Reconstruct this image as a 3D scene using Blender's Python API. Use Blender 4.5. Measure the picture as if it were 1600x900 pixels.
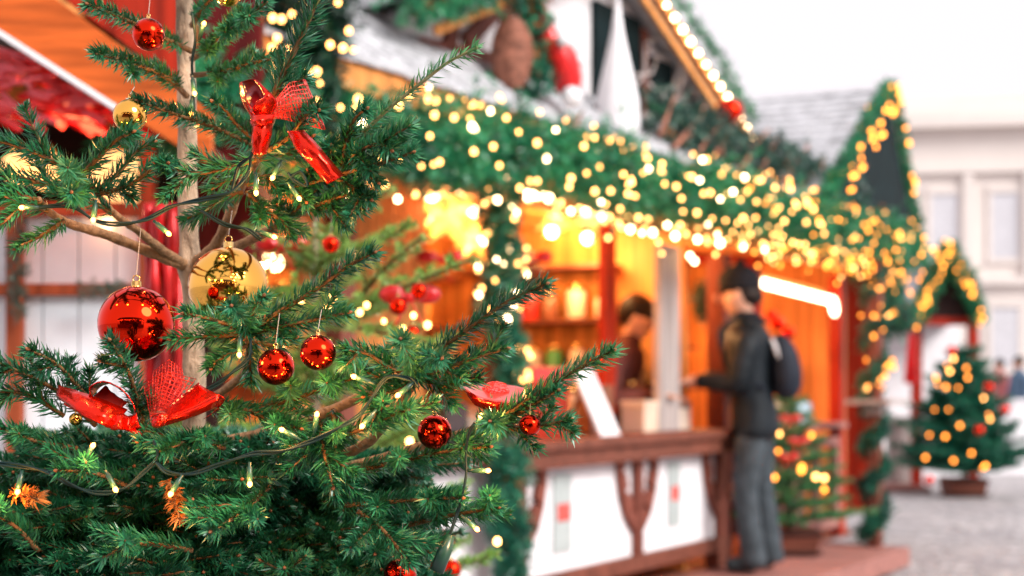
import bpy, math, random
import numpy as np
from mathutils import Vector, Matrix
R = math.radians
rng = np.random.default_rng(7)
rd = random.Random(11)
sc = bpy.context.scene
for _o in list(bpy.data.objects): bpy.data.objects.remove(_o)

# ---------------------------------------------------------------- camera, sky, sun, exposure
F = 2222.2                       # focal length in photograph pixels (1600 wide)
CZ, HY = 1.2, 600.0              # camera height, horizon row
cd = bpy.data.cameras.new('camera'); cam = bpy.data.objects.new('camera', cd); sc.collection.objects.link(cam)
cam.location = (0, 0, CZ); cam.rotation_euler = (R(90), 0, 0)
cd.lens = 50; cd.sensor_width = 36; cd.shift_y = (HY - 450) / 1600
cd.clip_start = 0.05; cd.clip_end = 600
cd.dof.use_dof = True; cd.dof.focus_distance = 1.43; cd.dof.aperture_fstop = 4.3; cd.dof.aperture_blades = 0
sc.camera = cam
SUN_EL, SUN_AZ = 34, 130         # azimuth clockwise from +Y: right and behind the camera
w = bpy.data.worlds.new('World'); sc.world = w; w.use_nodes = True
nt = w.node_tree; nt.nodes.clear()
sky = nt.nodes.new('ShaderNodeTexSky'); sky.sky_type = 'NISHITA'; sky.sun_disc = False
sky.sun_elevation = R(SUN_EL); sky.sun_rotation = R(SUN_AZ); sky.air_density = 1.0; sky.dust_density = 5.0
hs = nt.nodes.new('ShaderNodeHueSaturation'); hs.inputs['Saturation'].default_value = 0.12
mx = nt.nodes.new('ShaderNodeMix'); mx.data_type = 'RGBA'; mx.inputs[0].default_value = 0.80
mx.inputs[7].default_value = (9.9, 9.15, 9.6, 1)      # flat overcast cloud
bg = nt.nodes.new('ShaderNodeBackground'); bg.inputs['Strength'].default_value = 0.046
wo = nt.nodes.new('ShaderNodeOutputWorld')
nt.links.new(sky.outputs[0], hs.inputs['Color']); nt.links.new(hs.outputs[0], mx.inputs[6])
nt.links.new(mx.outputs[2], bg.inputs['Color']); nt.links.new(bg.outputs[0], wo.inputs[0])
sd = bpy.data.lights.new('sun', 'SUN'); sd.energy = 1.5; sd.angle = R(28); sd.color = (1, 0.97, 0.93)
sun = bpy.data.objects.new('sun', sd); sc.collection.objects.link(sun)
_v = Vector((math.sin(R(SUN_AZ)) * math.cos(R(SUN_EL)), math.cos(R(SUN_AZ)) * math.cos(R(SUN_EL)), math.sin(R(SUN_EL))))
sun.rotation_euler = _v.to_track_quat('Z', 'Y').to_euler(); sun.location = _v * 30
sc.view_settings.view_transform = 'Standard'; sc.view_settings.look = 'None'
sc.view_settings.gamma = 1; sc.view_settings.exposure = 1.45; sc.view_settings.use_curve_mapping = False
sc.render.engine = 'CYCLES'
cy = sc.cycles
cy.use_denoising = True
try: cy.denoiser = 'OPENIMAGEDENOISE'; cy.denoising_input_passes = 'RGB_ALBEDO_NORMAL'
except Exception: pass
cy.max_bounces = 6; cy.diffuse_bounces = 3; cy.glossy_bounces = 4; cy.transmission_bounces = 4; cy.transparent_max_bounces = 8
cy.sample_clamp_indirect = 6; cy.caustics_reflective = False; cy.caustics_refractive = False
cy.use_adaptive_sampling = False

# ---------------------------------------------------------------- helpers
def W(px, py, Y):
    return np.array([(px - 800) / F * Y, Y, CZ - (py - HY) / F * Y])
DX, DY = 0.533, 0.846            # direction the stall row runs; its outward normal is (DY, -DX)
P0 = np.array([1.2, 8.2])
def ST(s, i, z):                 # stall frame: s along the row, i inward, z up
    return np.array([P0[0] + s * DX - i * DY, P0[1] + s * DY + i * DX, z])
def FP(px, py, o):               # the point of pixel (px,py) on the vertical plane o metres outside the facade
    k = (px - 800) / F
    Y = (P0[1] * DX / DY - P0[0] - o * (DX * DX / DY + DY) ) / (DX / DY - k)
    return W(px, py, Y)
def toST(p):
    dx, dy = p[0] - P0[0], p[1] - P0[1]
    return dx * DX + dy * DY, -(dx * DY - dy * DX), p[2]

def node_mat(name):
    m = bpy.data.materials.new(name); m.use_nodes = True
    return m, m.node_tree, m.node_tree.nodes['Principled BSDF']
def ramp(nt, fac, cols):
    r = nt.nodes.new('ShaderNodeValToRGB'); el = r.color_ramp.elements
    while len(el) < len(cols): el.new(0.5)
    for e, (p, c) in zip(el, cols): e.position = p; e.color = (*c, 1)
    nt.links.new(fac, r.inputs['Fac']); return r.outputs['Color']
def mat(name, col, rough=0.5, metal=0.0, var=0.25, scale=6, stretch=None, bump=0.0, coat=0.0, bscale=None, detail=5):
    m, nt, b = node_mat(name)
    tc = nt.nodes.new('ShaderNodeTexCoord'); mp = nt.nodes.new('ShaderNodeMapping')
    nt.links.new(tc.outputs['Object'], mp.inputs['Vector'])
    if stretch: mp.inputs['Scale'].default_value = stretch
    n = nt.nodes.new('ShaderNodeTexNoise'); n.inputs['Scale'].default_value = scale; n.inputs['Detail'].default_value = detail
    nt.links.new(mp.outputs[0], n.inputs['Vector'])
    c0 = tuple(max(0, c * (1 - var)) for c in col); c1 = tuple(min(1, c * (1 + var)) for c in col)
    nt.links.new(ramp(nt, n.outputs['Fac'], [(0.3, c0), (0.7, c1)]), b.inputs['Base Color'])
    b.inputs['Roughness'].default_value = rough; b.inputs['Metallic'].default_value = metal
    b.inputs['Specular IOR Level'].default_value = 0.5 if (coat or metal or rough < 0.45) else 0.18
    b.inputs['Coat Weight'].default_value = coat; b.inputs['Coat Roughness'].default_value = 0.08
    if bump:
        bn = nt.nodes.new('ShaderNodeBump'); bn.inputs['Strength'].default_value = bump; bn.inputs['Distance'].default_value = 0.01
        n2 = nt.nodes.new('ShaderNodeTexNoise'); n2.inputs['Scale'].default_value = bscale or scale * 3; n2.inputs['Detail'].default_value = 4
        nt.links.new(mp.outputs[0], n2.inputs['Vector']); nt.links.new(n2.outputs['Fac'], bn.inputs['Height'])
        nt.links.new(bn.outputs[0], b.inputs['Normal'])
    return m
def emit(name, col, strength, light=False):
    m, nt, b = node_mat(name)
    b.inputs['Base Color'].default_value = (*col, 1); b.inputs['Roughness'].default_value = 0.3
    b.inputs['Emission Color'].default_value = (*col, 1); b.inputs['Emission Strength'].default_value = strength
    if not light: m.cycles.emission_sampling = 'NONE'
    return m
def needle_mat(name, dark, mid, light, rough=0.33, trans=0.15):
    m, nt, b = node_mat(name)
    a = nt.nodes.new('ShaderNodeAttribute'); a.attribute_name = 'tone'
    nt.links.new(ramp(nt, a.outputs['Fac'], [(0.0, dark), (0.45, mid), (0.85, light), (1.0, (0.42, 0.15, 0.03))]), b.inputs['Base Color'])
    b.inputs['Roughness'].default_value = rough
    b.inputs['Specular IOR Level'].default_value = 0.6
    b.inputs['Transmission Weight'].default_value = 0
    return m

def setp(o, label=None, cat=None, group=None, kind=None):
    if label: o['label'] = label
    if cat: o['category'] = cat
    if group: o['group'] = group
    if kind: o['kind'] = kind
    return o
def link(o, parent=None):
    sc.collection.objects.link(o)
    if parent is not None: o.parent = parent
    return o
def wloc(o):
    v = Vector((0, 0, 0))
    while o is not None: v = v + Vector(o.location); o = o.parent
    return v
def thing(name, loc, label, cat, group=None):
    o = bpy.data.objects.new(name, None); o.location = [float(c) for c in loc]; o.empty_display_size = 0.1
    link(o); return setp(o, label, cat, group)

def add_mesh(name, V, faces, mats, parent=None, mi=None, smooth=True, tone=None, loc=None):
    """V in world coordinates; faces: list of int arrays (m x k); mi: a material index per array"""
    V = np.asarray(V, dtype=np.float64).reshape(-1, 3)
    if parent is not None: base = np.array(wloc(parent))
    elif loc is not None: base = np.asarray(loc, float)
    else:
        lo, hi = V.min(0), V.max(0); base = np.array([(lo[0] + hi[0]) / 2, (lo[1] + hi[1]) / 2, lo[2]])
    me = bpy.data.meshes.new(name)
    me.vertices.add(len(V)); me.vertices.foreach_set('co', (V - base).astype(np.float32).ravel())
    li, ls, lm, c = [], [], [], 0
    for k, f in enumerate(faces):
        f = np.asarray(f, dtype=np.int32)
        if f.size == 0: continue
        n, kk = f.shape
        li.append(f.ravel()); ls.append(c + np.arange(n) * kk); c += n * kk
        lm.append(np.full(n, (mi[k] if mi is not None else 0), dtype=np.int32))
    li = np.concatenate(li); ls = np.concatenate(ls).astype(np.int32); lm = np.concatenate(lm)
    me.loops.add(len(li)); me.loops.foreach_set('vertex_index', li)
    me.polygons.add(len(ls)); me.polygons.foreach_set('loop_start', ls)
    for m in (mats if isinstance(mats, (list, tuple)) else [mats]): me.materials.append(m)
    me.polygons.foreach_set('material_index', lm)
    me.polygons.foreach_set('use_smooth', np.full(len(ls), smooth))
    if tone is not None:
        at = me.attributes.new('tone', 'FLOAT', 'POINT'); at.data.foreach_set('value', np.asarray(tone, dtype=np.float32))
    me.update(calc_edges=True); me.validate()
    o = bpy.data.objects.new(name, me)
    if parent is None: o.location = base.tolist()
    link(o, parent); return o

class MB:
    def __init__(self, fr=None):
        self.v, self.f, self.m, self.fr = [], [], [], fr
    def _p(self, p):
        return self.fr(*p) if self.fr else np.array(p, float)
    def poly(self, pts, faces, m=0, raw=False):
        b = len(self.v)
        for p in pts: self.v.append(np.array(p, float) if raw else self._p(p))
        for f in faces: self.f.append([b + i for i in f]); self.m.append(m)
        return self
    def box(self, lo, hi, m=0):
        x0, y0, z0 = lo; x1, y1, z1 = hi
        return self.poly([(x0,y0,z0),(x1,y0,z0),(x1,y1,z0),(x0,y1,z0),(x0,y0,z1),(x1,y0,z1),(x1,y1,z1),(x0,y1,z1)],
            [(0,3,2,1),(4,5,6,7),(0,1,5,4),(1,2,6,5),(2,3,7,6),(3,0,4,7)], m)
    def prism(self, prof, axis, a, b, m=0):
        """prof: 2D outline (in the other two axes), extruded on axis 0/1 from a to b"""
        n = len(prof)
        if axis == 1: P = [(p[0], a, p[1]) for p in prof] + [(p[0], b, p[1]) for p in prof]
        elif axis == 0: P = [(a, p[0], p[1]) for p in prof] + [(b, p[0], p[1]) for p in prof]
        else: P = [(p[0], p[1], a) for p in prof] + [(p[0], p[1], b) for p in prof]
        return self.poly(P, [tuple(range(n))[::-1], tuple(range(n, 2*n))] + [(i, (i+1) % n, n + (i+1) % n, n + i) for i in range(n)], m)
    def beam(self, a, b, w, h, m=0, raw=False):
        """a bar between a and b, w wide sideways, h deep"""
        A, B = (np.array(a, float), np.array(b, float)) if raw else (self._p(a), self._p(b))
        d = (B - A) / (np.linalg.norm(B - A) + 1e-9); u = np.array([0, 0, 1.0]) if abs(d[2]) < 0.95 else np.array([DX, DY, 0])
        s = np.cross(d, u); s /= np.linalg.norm(s); t = np.cross(s, d)
        P = [q + s * x * w / 2 + t * y * h / 2 for q in (A, B) for x, y in ((-1,-1),(1,-1),(1,1),(-1,1))]
        return self.poly(P, [(0,1,2,3),(7,6,5,4),(0,4,5,1),(1,5,6,2),(2,6,7,3),(3,7,4,0)], m, raw=True)
    def tube(self, pts, rad, n=8, m=0, raw=False, cap=True):
        P = [np.array(p, float) if raw else self._p(p) for p in pts]; k = len(P)
        r = [rad] * k if np.isscalar(rad) else list(rad)
        b = len(self.v); t0 = None
        for i in range(k):
            d = P[min(i+1, k-1)] - P[max(i-1, 0)]; d = d / (np.linalg.norm(d) + 1e-12)
            if t0 is None: t0 = np.cross(d, [0.31, 0.2, 0.93] if abs(d[2]) < 0.8 else [1, 0.1, 0])
            t0 = t0 - d * np.dot(t0, d); t0 /= np.linalg.norm(t0) + 1e-12; t1 = np.cross(d, t0)
            for j in range(n):
                a = 2 * math.pi * j / n
                self.v.append(P[i] + (t0 * math.cos(a) + t1 * math.sin(a)) * r[i])
        for i in range(k - 1):
            for j in range(n):
                self.f.append([b + i*n + j, b + i*n + (j+1) % n, b + (i+1)*n + (j+1) % n, b + (i+1)*n + j]); self.m.append(m)
        if cap:
            self.f.append([b + j for j in range(n)][::-1]); self.m.append(m)
            self.f.append([b + (k-1)*n + j for j in range(n)]); self.m.append(m)
        return self
    def lathe(self, c, prof, n=16, m=0, raw=True):
        """prof: (radius, height) upward from c"""
        c = np.array(c, float) if raw else self._p(c)
        return self.tube([c + np.array([0, 0, h]) for _, h in prof], [max(r, 1e-4) for r, _ in prof], n, m, raw=True) if False else self._lathe(c, prof, n, m)
    def _lathe(self, c, prof, n, m):
        b = len(self.v); k = len(prof)
        for r, h in prof:
            for j in range(n):
                a = 2 * math.pi * j / n; self.v.append(c + np.array([r * math.cos(a), r * math.sin(a), h]))
        for i in range(k - 1):
            for j in range(n): self.f.append([b + i*n + j, b + i*n + (j+1) % n, b + (i+1)*n + (j+1) % n, b + (i+1)*n + j]); self.m.append(m)
        self.f.append([b + j for j in range(n)][::-1]); self.m.append(m)
        self.f.append([b + (k-1)*n + j for j in range(n)]); self.m.append(m)
        return self
    def ball(self, c, r, n=12, k=8, m=0, sx=1, sy=1, sz=1, raw=True):
        c = np.array(c, float) if raw else self._p(c)
        b = len(self.v)
        for i in range(1, k):
            t = math.pi * i / k
            for j in range(n):
                a = 2 * math.pi * j / n
                self.v.append(c + r * np.array([sx * math.sin(t) * math.cos(a), sy * math.sin(t) * math.sin(a), -sz * math.cos(t)]))
        self.v.append(c - np.array([0, 0, r * sz])); self.v.append(c + np.array([0, 0, r * sz])); lo, hi = len(self.v) - 2, len(self.v) - 1
        for i in range(k - 2):
            for j in range(n): self.f.append([b + i*n + j, b + i*n + (j+1) % n, b + (i+1)*n + (j+1) % n, b + (i+1)*n + j]); self.m.append(m)
        for j in range(n):
            self.f.append([lo, b + (j+1) % n, b + j]); self.m.append(m)
            self.f.append([hi, b + (k-2)*n + j, b + (k-2)*n + (j+1) % n]); self.m.append(m)
        return self
    def build(self, name, mats, parent=None, smooth=False, bevel=0.0, loc=None, solid=0.0):
        by = {}
        for f, m in zip(self.f, self.m): by.setdefault((len(f), m), []).append(f)
        o = add_mesh(name, np.array(self.v), [np.array(x) for x in by.values()], mats, parent, [k[1] for k in by], smooth, loc=loc)
        if bevel:
            b = o.modifiers.new('bevel', 'BEVEL'); b.width = bevel; b.segments = 2; b.limit_method = 'ANGLE'
        if solid:
            s = o.modifiers.new('solid', 'SOLIDIFY'); s.thickness = solid; s.offset = 0
        return o
def copy_tree(o, parent=None, loc=None):
    c = o.copy(); sc.collection.objects.link(c)
    if parent is not None: c.parent = parent
    if loc is not None: c.location = [float(x) for x in loc]
    for ch in list(o.children): copy_tree(ch, c)
    return c
def smooth_path(pts, n=8):
    P = [np.array(p, float) for p in pts]
    if len(P) < 3: return P
    Q = [2*P[0] - P[1]] + P + [2*P[-1] - P[-2]]; out = []
    for i in range(1, len(Q) - 2):
        for k in range(n):
            t = k / n; a, b, c, d = Q[i-1], Q[i], Q[i+1], Q[i+2]
            out.append(0.5 * ((2*b) + (-a + c)*t + (2*a - 5*b + 4*c - d)*t*t + (-a + 3*b - 3*c + d)*t**3))
    out.append(P[-1]); return out

# ---- fir foliage: needles along segments, wood as tubes
def unit(v): return v / (np.linalg.norm(v, axis=-1, keepdims=True) + 1e-12)
def needles(A, B, per_m, L, wd, tone, up=0.35, th0=62, th1=40, jit=0.2):
    """A,B: (n,3) needle-bearing segments, L/tone: per-segment arrays. Gives V (5 per needle), quads, tris, tone per vertex"""
    A = np.asarray(A, float); B = np.asarray(B, float); n = len(A)
    ln = np.linalg.norm(B - A, axis=1); cnt = np.maximum(1, (ln * per_m).astype(int))
    idx = np.repeat(np.arange(n), cnt); N = len(idx)
    t = rng.random(N); ax = unit(B - A)[idx]
    ref = np.where(np.abs(ax[:, 2:3]) < 0.9, np.array([[0, 0, 1.0]]), np.array([[0.0, -1, 0.2]]))
    sd_ = unit(np.cross(ax, ref)); u = np.cross(sd_, ax)
    ph = rng.random(N) * 2 * math.pi
    rad = sd_ * np.cos(ph)[:, None] + u * (np.sin(ph) + up)[:, None]; rad = unit(rad)
    th = np.radians(th1 + (th0 - th1) * rng.random(N))[:, None]
    d = unit(ax * np.cos(th) + rad * np.sin(th) + rng.normal(0, jit * 0.5, (N, 3)))
    LL = (np.asarray(L)[idx] * rng.uniform(0.75, 1.12, N))[:, None]
    base = A[idx] + (B - A)[idx] * t[:, None] + rad * 0.0012
    wv = unit(np.cross(d, rad + rng.normal(0, 0.35, (N, 3)))) * (wd / 2)
    mid = base + d * LL * 0.55
    tip = base + d * LL + ax * LL * 0.13 + np.array([0, 0, -0.04]) * LL
    V = np.stack([base - wv * 0.6, base + wv * 0.6, mid + wv, mid - wv, tip], axis=1).reshape(-1, 3)
    k = np.arange(N) * 5
    q = np.stack([k, k+1, k+2, k+3], 1); tr = np.stack([k+3, k+2, k+4], 1)
    tn = np.asarray(tone)[idx] + rng.normal(0, 0.09, N)
    tn = np.where(np.asarray(tone)[idx] > 0.95, 1.0, np.clip(tn, 0, 0.86))
    return V, q, tr, np.repeat(tn, 5)
NDENS = 1.45
class Fir:
    """collects wood polylines and needle segments, and builds them as one branch"""
    def __init__(self, per_m=1500, wd=0.0015, up=0.35):
        self.per_m, self.wd, self.up = per_m, wd, up; self.seg = []; self.wood = []; self.buds = []
    def shoot(self, P, L, tone, r0=0.0022, r1=0.0012, bare=0.0, bud=True):
        P = [np.array(p, float) for p in P]; k = len(P)
        self.wood.append((P, np.linspace(r0, r1, k)))
        for i in range(k - 1):
            if (i + 1) / k <= bare: continue
            f = 1.0 if i < k - 2 else 0.8
            self.seg.append((P[i], P[i+1], L * f, tone))
        if bud:
            d = unit(P[-1] - P[-2])
            if rd.random() < (0.25 if r0 < 0.0018 else 0.8): self.buds.append((P[-1], d))
            self.seg.append((P[-1] - d * 0.006, P[-1] + d * 0.001, L * 0.55, tone)); self.seg.append((P[-1] - d * 0.006, P[-1] + d * 0.001, L * 0.45, tone))
    def laterals(self, P, L, tone, t0=0.25, step=0.035, frac=0.5, lmax=0.2, ang=50, plane=None, sub=True):
        P = [np.array(p, float) for p in P]
        ln = [0]; 
        for i in range(len(P) - 1): ln.append(ln[-1] + np.linalg.norm(P[i+1] - P[i]))
        T = ln[-1]; s = T * t0; side = 1
        while s < T - 0.012:
            i = max(k for k in range(len(ln)) if ln[k] <= s + 1e-9); i = min(i, len(P) - 2)
            d = unit(P[i+1] - P[i]); q = P[i] + d * (s - ln[i])
            up = np.array([0, 0, 1.0]) if plane is None else plane
            sv = np.cross(d, up); sv = unit(sv) * side
            a = R(ang + rd.uniform(-10, 12)); dl = unit(d * math.cos(a) + sv * math.sin(a) + up * rd.uniform(-0.15, 0.32))
            l = min(lmax, (T - s) * frac + 0.03) * rd.uniform(0.7, 1.1)
            n = max(3, int(l / 0.02)); Q = [q]
            for k in range(n): dl = unit(dl + d * 0.03 + np.array([0, 0, rd.uniform(-0.03, 0.05)])); Q.append(Q[-1] + dl * l / n)
            tt = tone + rd.uniform(-0.12, 0.14)
            self.shoot(Q, L * rd.uniform(0.88, 1.05), tt if tone < 0.95 else 1.0, 0.0017, 0.001)
            if sub and l > 0.075: self.laterals(Q, L * 0.95, tt, 0.35, 0.03, 0.42, 0.07, 45, plane, False)
            side = -side; s += step * rd.uniform(0.6, 1.2) * 0.55
    def arrays(self):
        S = self.seg; V, Fq, Ft, T = [], [], [], []; c = 0
        nv, q, tr, tn = needles([s[0] for s in S], [s[1] for s in S], self.per_m * NDENS, [s[2] for s in S], self.wd, [s[3] for s in S], self.up)
        wb = MB()
        for P, r in self.wood: wb.tube(P, r, 5, raw=True)
        for p, d in self.buds: wb.tube([p - d*0.002, p + d*0.0015, p + d*0.0045], [0.0012, 0.0021, 0.0006], 5, 1, raw=True)
        return nv, q, tr, tn, wb
    def build(self, name, mats, parent):
        """mats: wood, bud, needle"""
        nv, q, tr, tn, wb = self.arrays(); wv = np.array(wb.v); c = len(wv)
        by = {}
        for f, m in zip(wb.f, wb.m): by.setdefault((len(f), m), []).append(f)
        faces = [np.array(x) for x in by.values()] + [q + c, tr + c]; mi = [k[1] for k in by] + [2, 2]
        return add_mesh(name, np.vstack([wv, nv]), faces, mats, parent, mi, True, np.concatenate([np.zeros(c), tn]))
def fir_branch(fir, a, d, length, L=0.016, tone=0.4, bare=0.22, rise=0.25, frac=0.5, step=0.035, lmax=0.2, droop=0.0, sub=True):
    d = unit(np.array(d, float)); n = max(4, int(length / 0.03)); P = [np.array(a, float)]
    for k in range(n):
        t = k / n; d = unit(d + np.array([rd.gauss(0, 0.03), rd.gauss(0, 0.03), rise * (t - 0.35) * 0.22 - droop * 0.05])); P.append(P[-1] + d * length / n)
    fir.shoot(P, L, tone, 0.0018 + length * 0.005, 0.0012, bare)
    fir.laterals(P, L, tone, max(0.12, bare * 0.8), step, frac, lmax, 48, None, sub)
def fir_tree(root, base, height, radius, z0, levels, per, mats, per_m=900, wd=0.002, L=0.018, tone=0.45, step=0.05, name='branch', sub=True, trunk_r=0.02, tr_mat=None, skip=None, frac=0.5, lmax=0.25):
    base = np.array(base, float)
    tb = MB(); pts = smooth_path([base, base + [0.005, 0, height * 0.4], base + [-0.006, 0.004, height * 0.75], base + [0, 0, height]], 5)
    tb.tube(pts, np.linspace(trunk_r, 0.004, len(pts)), 9, raw=True); tb.build('trunk', tr_mat, root, True)
    for k in range(levels):
        h = z0 + (height - z0 - 0.06) * k / max(1, levels - 1); rr = radius(h / height)
        for j in range(per):
            a = 2 * math.pi * (j + 0.5 * (k % 2) + rd.uniform(-0.25, 0.25)) / per
            if skip and skip(h, a): continue
            fb = Fir(per_m, wd)
            fir_branch(fb, base + [0, 0, h + rd.uniform(-0.02, 0.02)], (math.cos(a), math.sin(a), 0.18 + 0.5 * h / height * rd.uniform(0.5, 1)), rr * rd.uniform(0.8, 1.12), L, tone + rd.uniform(-0.12, 0.12), 0.12, 0.3, frac, step, lmax, 0.1, sub)
            fb.build(name, mats, root)
    fb = Fir(per_m, wd); fb.shoot([base + [0, 0, height - 0.1], base + [0.003, 0, height], base + [0, 0, height + 0.1]], L, tone)
    fb.build(name, mats, root)
def garland(path, rad, n, blade, wd, name, m, label, cat='garland', group=None, parent=None, ax_out=0.7, tone=0.4, per=14, spread=1.0, core=None):
    """an evergreen garland: a stem and many fir sprigs round it"""
    P = np.array(smooth_path(path, 10)); seg = np.linalg.norm(P[1:] - P[:-1], axis=1); cum = np.concatenate([[0], np.cumsum(seg)])
    u = rng.random(n) * cum[-1]; k = np.clip(np.searchsorted(cum, u) - 1, 0, len(seg) - 1)
    f = ((u - cum[k]) / seg[k])[:, None]; c = P[k] * (1 - f) + P[k+1] * f; ax = unit(P[k+1] - P[k])
    lum = 1 + 0.32 * np.sin(u * 5.1) + 0.28 * np.sin(u * 13.7 + 1) + 0.2 * np.sin(u * 29 + 2)
    lum = lum * np.where(rng.random(n) < 0.08, 1.6, 1.0)
    r = unit(rng.normal(0, 1, (n, 3))); r = unit(r - ax * np.sum(r * ax, 1, keepdims=True))
    rr = (rad * (0.15 + 0.75 * rng.random(n) ** 0.7) * lum)[:, None] * spread
    a = c + r * rr
    d = unit(r * ax_out + ax * rng.choice([-1, 1], n)[:, None] * 0.5 + rng.normal(0, 0.35, (n, 3)) + [0, 0, -0.15])
    b = a + d * (blade * rng.uniform(0.8, 1.6, n))[:, None]
    nv, q, tr, tn = needles(a, b, per / (blade * 1.2), np.full(n, blade * 0.62), wd, tone + rng.normal(0, 0.2, n) + 0.12 * np.sin(u * 9.0), 0.1)
    st = MB(); st.tube(list(P), core or rad * 0.3, 6, raw=True); sv = np.array(st.v); cc = len(sv)
    by = {}
    for fc in st.f: by.setdefault(len(fc), []).append(fc)
    o = add_mesh(name, np.vstack([sv, nv]), [np.array(x) for x in by.values()] + [q + cc, tr + cc], [M['stem'], m], parent, [0] * len(by) + [1, 1], True, np.concatenate([np.full(cc, 0.1), tn]))
    if parent is None: setp(o, label, cat, group)
    return o, P
def light_string(pos, rad, m, label, name='light_string', group=None, cable=None, cat='string lights', alt=None):
    """bulbs as parts (the hundred largest), the rest as one stuff part"""
    pos = [np.array(p, float) for p in pos]; pos.sort(key=lambda p: p[1])
    root = thing(name, pos[0], label, cat, group)
    proto = {}
    def protomesh(mm):
        if mm.name not in proto:
            b = MB(); b.ball((0, 0, 0), 1, 10, 6)
            by = {}
            for f in b.f: by.setdefault(len(f), []).append(f)
            o = add_mesh('bulb', np.array(b.v), [np.array(x) for x in by.values()], mm, None, None, True, loc=(0, 0, 0)); proto[mm.name] = o.data
            bpy.data.objects.remove(o)
        return proto[mm.name]
    for p in pos[:100]:
        mm = m if alt is None or rd.random() > 0.25 else alt
        o = bpy.data.objects.new('bulb', protomesh(mm)); o.location = [float(x) for x in (p - np.array(root.location))]
        s = rad * rd.uniform(0.62, 1.15); o.scale = (s, s, s * 1.15); link(o, root)
    if len(pos) > 100:
        b = MB()
        for p in pos[100:]:
            b.ball(p, rad * rd.uniform(0.62, 1.15), 8, 5)
        o = b.build('far_bulb', m, root, True); o['kind'] = 'stuff'
    if cable is not None:
        b = MB(); b.tube(cable, 0.003, 5, raw=True); b.build('cable', M['cable'], root, True)
    return root
def point(parent, loc, col, watts, rad=0.04):
    l = bpy.data.lights.new('point_glow', 'POINT'); l.color = col; l.energy = watts; l.shadow_soft_size = rad
    o = bpy.data.objects.new('point_glow', l); b = np.array(wloc(parent)) if parent is not None else np.zeros(3)
    o.location = [float(x) for x in (np.array(loc, float) - b)]; link(o, parent); return o

# ---------------------------------------------------------------- materials
M = {}
WARM = (1.0, 0.50, 0.14)
M['stem'] = mat('stem_green', (0.015, 0.07, 0.035), 0.8)
M['cable'] = mat('cable_dark_green', (0.005, 0.02, 0.022), 0.5, var=0.1)
M['socket'] = mat('socket_green', (0.012, 0.05, 0.035), 0.3, var=0.1)
M['bark'] = mat('young_fir_bark', (0.40, 0.29, 0.20), 0.8, var=0.6, scale=45, stretch=(1, 1, 0.45), bump=1.0, bscale=110)
M['limb'] = mat('limb_bark', (0.36, 0.21, 0.11), 0.7, var=0.4, scale=90, bump=0.5, bscale=200)
M['twig'] = mat('twig_brown', (0.20, 0.105, 0.045), 0.7, var=0.4, scale=120)
M['bud'] = mat('bud_brown', (0.34, 0.13, 0.06), 0.6, var=0.3, scale=100)
M['needle'] = needle_mat('fir_needle', (0.006, 0.075, 0.036), (0.022, 0.185, 0.078), (0.13, 0.34, 0.12))
M['needle_lime'] = needle_mat('fir_needle_lime', (0.08, 0.22, 0.03), (0.22, 0.42, 0.07), (0.45, 0.58, 0.20))
M['needle_teal'] = needle_mat('garland_needle', (0.004, 0.06, 0.045), (0.012, 0.17, 0.10), (0.05, 0.32, 0.17))
M['needle_emerald'] = needle_mat('roof_garland_needle', (0.004, 0.08, 0.04), (0.010, 0.24, 0.10), (0.06, 0.40, 0.16))
M['needle_grey'] = needle_mat('dull_garland_needle', (0.01, 0.05, 0.035), (0.03, 0.11, 0.08), (0.12, 0.24, 0.18))
M['red_glass'] = mat('red_bauble_glass', (0.74, 0.020, 0.005), 0.05, 1.0, var=0.03)
M['gold_glass'] = mat('gold_bauble_glass', (0.92, 0.48, 0.09), 0.07, 1.0, var=0.03)
M['gold'] = mat('gold_cap', (0.85, 0.55, 0.2), 0.25, 1.0, var=0.1)
M['thread'] = mat('thread', (0.5, 0.45, 0.4), 0.6)
M['foil'] = mat('red_foil', (0.80, 0.018, 0.004), 0.2, 0.85, var=0.12, scale=30, coat=0.15, bump=0.15, bscale=60)
M['foil_lit'] = mat('red_foil_lit', (0.75, 0.07, 0.05), 0.28, 0.3, var=0.12, scale=30, coat=0.5)  # lighter copy of the foil, highlights put into its colour
M['net'] = mat('red_net', (0.85, 0.04, 0.025), 0.4, 0.2, var=0.1)
M['red_satin_dark'] = mat('deep_red_satin', (0.42, 0.004, 0.004), 0.28, 0.3, var=0.6, scale=14)
M['red_cloth'] = mat('red_satin', (0.62, 0.008, 0.008), 0.3, 0.1, var=0.4, scale=10, coat=0.2)
M['bulb'] = emit('warm_bulb', (1.0, 0.42, 0.11), 4.6)
M['bulb_amber'] = emit('amber_bulb', (1.0, 0.30, 0.035), 3.3)
M['bulb_near'] = emit('near_bulb', (1.0, 0.46, 0.14), 1.3)
M['bulb_white'] = emit('white_warm_bulb', (1.0, 0.66, 0.34), 9)
M['tube'] = emit('strip_tube', (1.0, 0.80, 0.50), 5, True)
M['star'] = emit('star_paper', (1.0, 0.45, 0.11), 0.5, True)
def wood(name, col, var=0.3, axis=0, rough=0.6, coat=0.0):
    st = [30, 30, 30]; st[axis] = 1.5
    return mat(name, col, rough, var=var, scale=1.0, stretch=tuple(st), bump=0.25, coat=coat, bscale=2)
M['w_brown'] = wood('brown_timber', (0.17, 0.055, 0.035), 0.4, 0)
M['w_brown_v'] = wood('brown_timber_upright', (0.20, 0.06, 0.04), 0.4, 2)
M['w_pink'] = wood('worn_reddish_boards', (0.34, 0.15, 0.125), 0.35, 0)
M['w_orange'] = wood('orange_timber', (0.60, 0.24, 0.065), 0.45, 2, 0.5)
M['w_rust'] = wood('rust_brown_timber', (0.34, 0.07, 0.025), 0.45, 2, 0.5)
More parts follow.
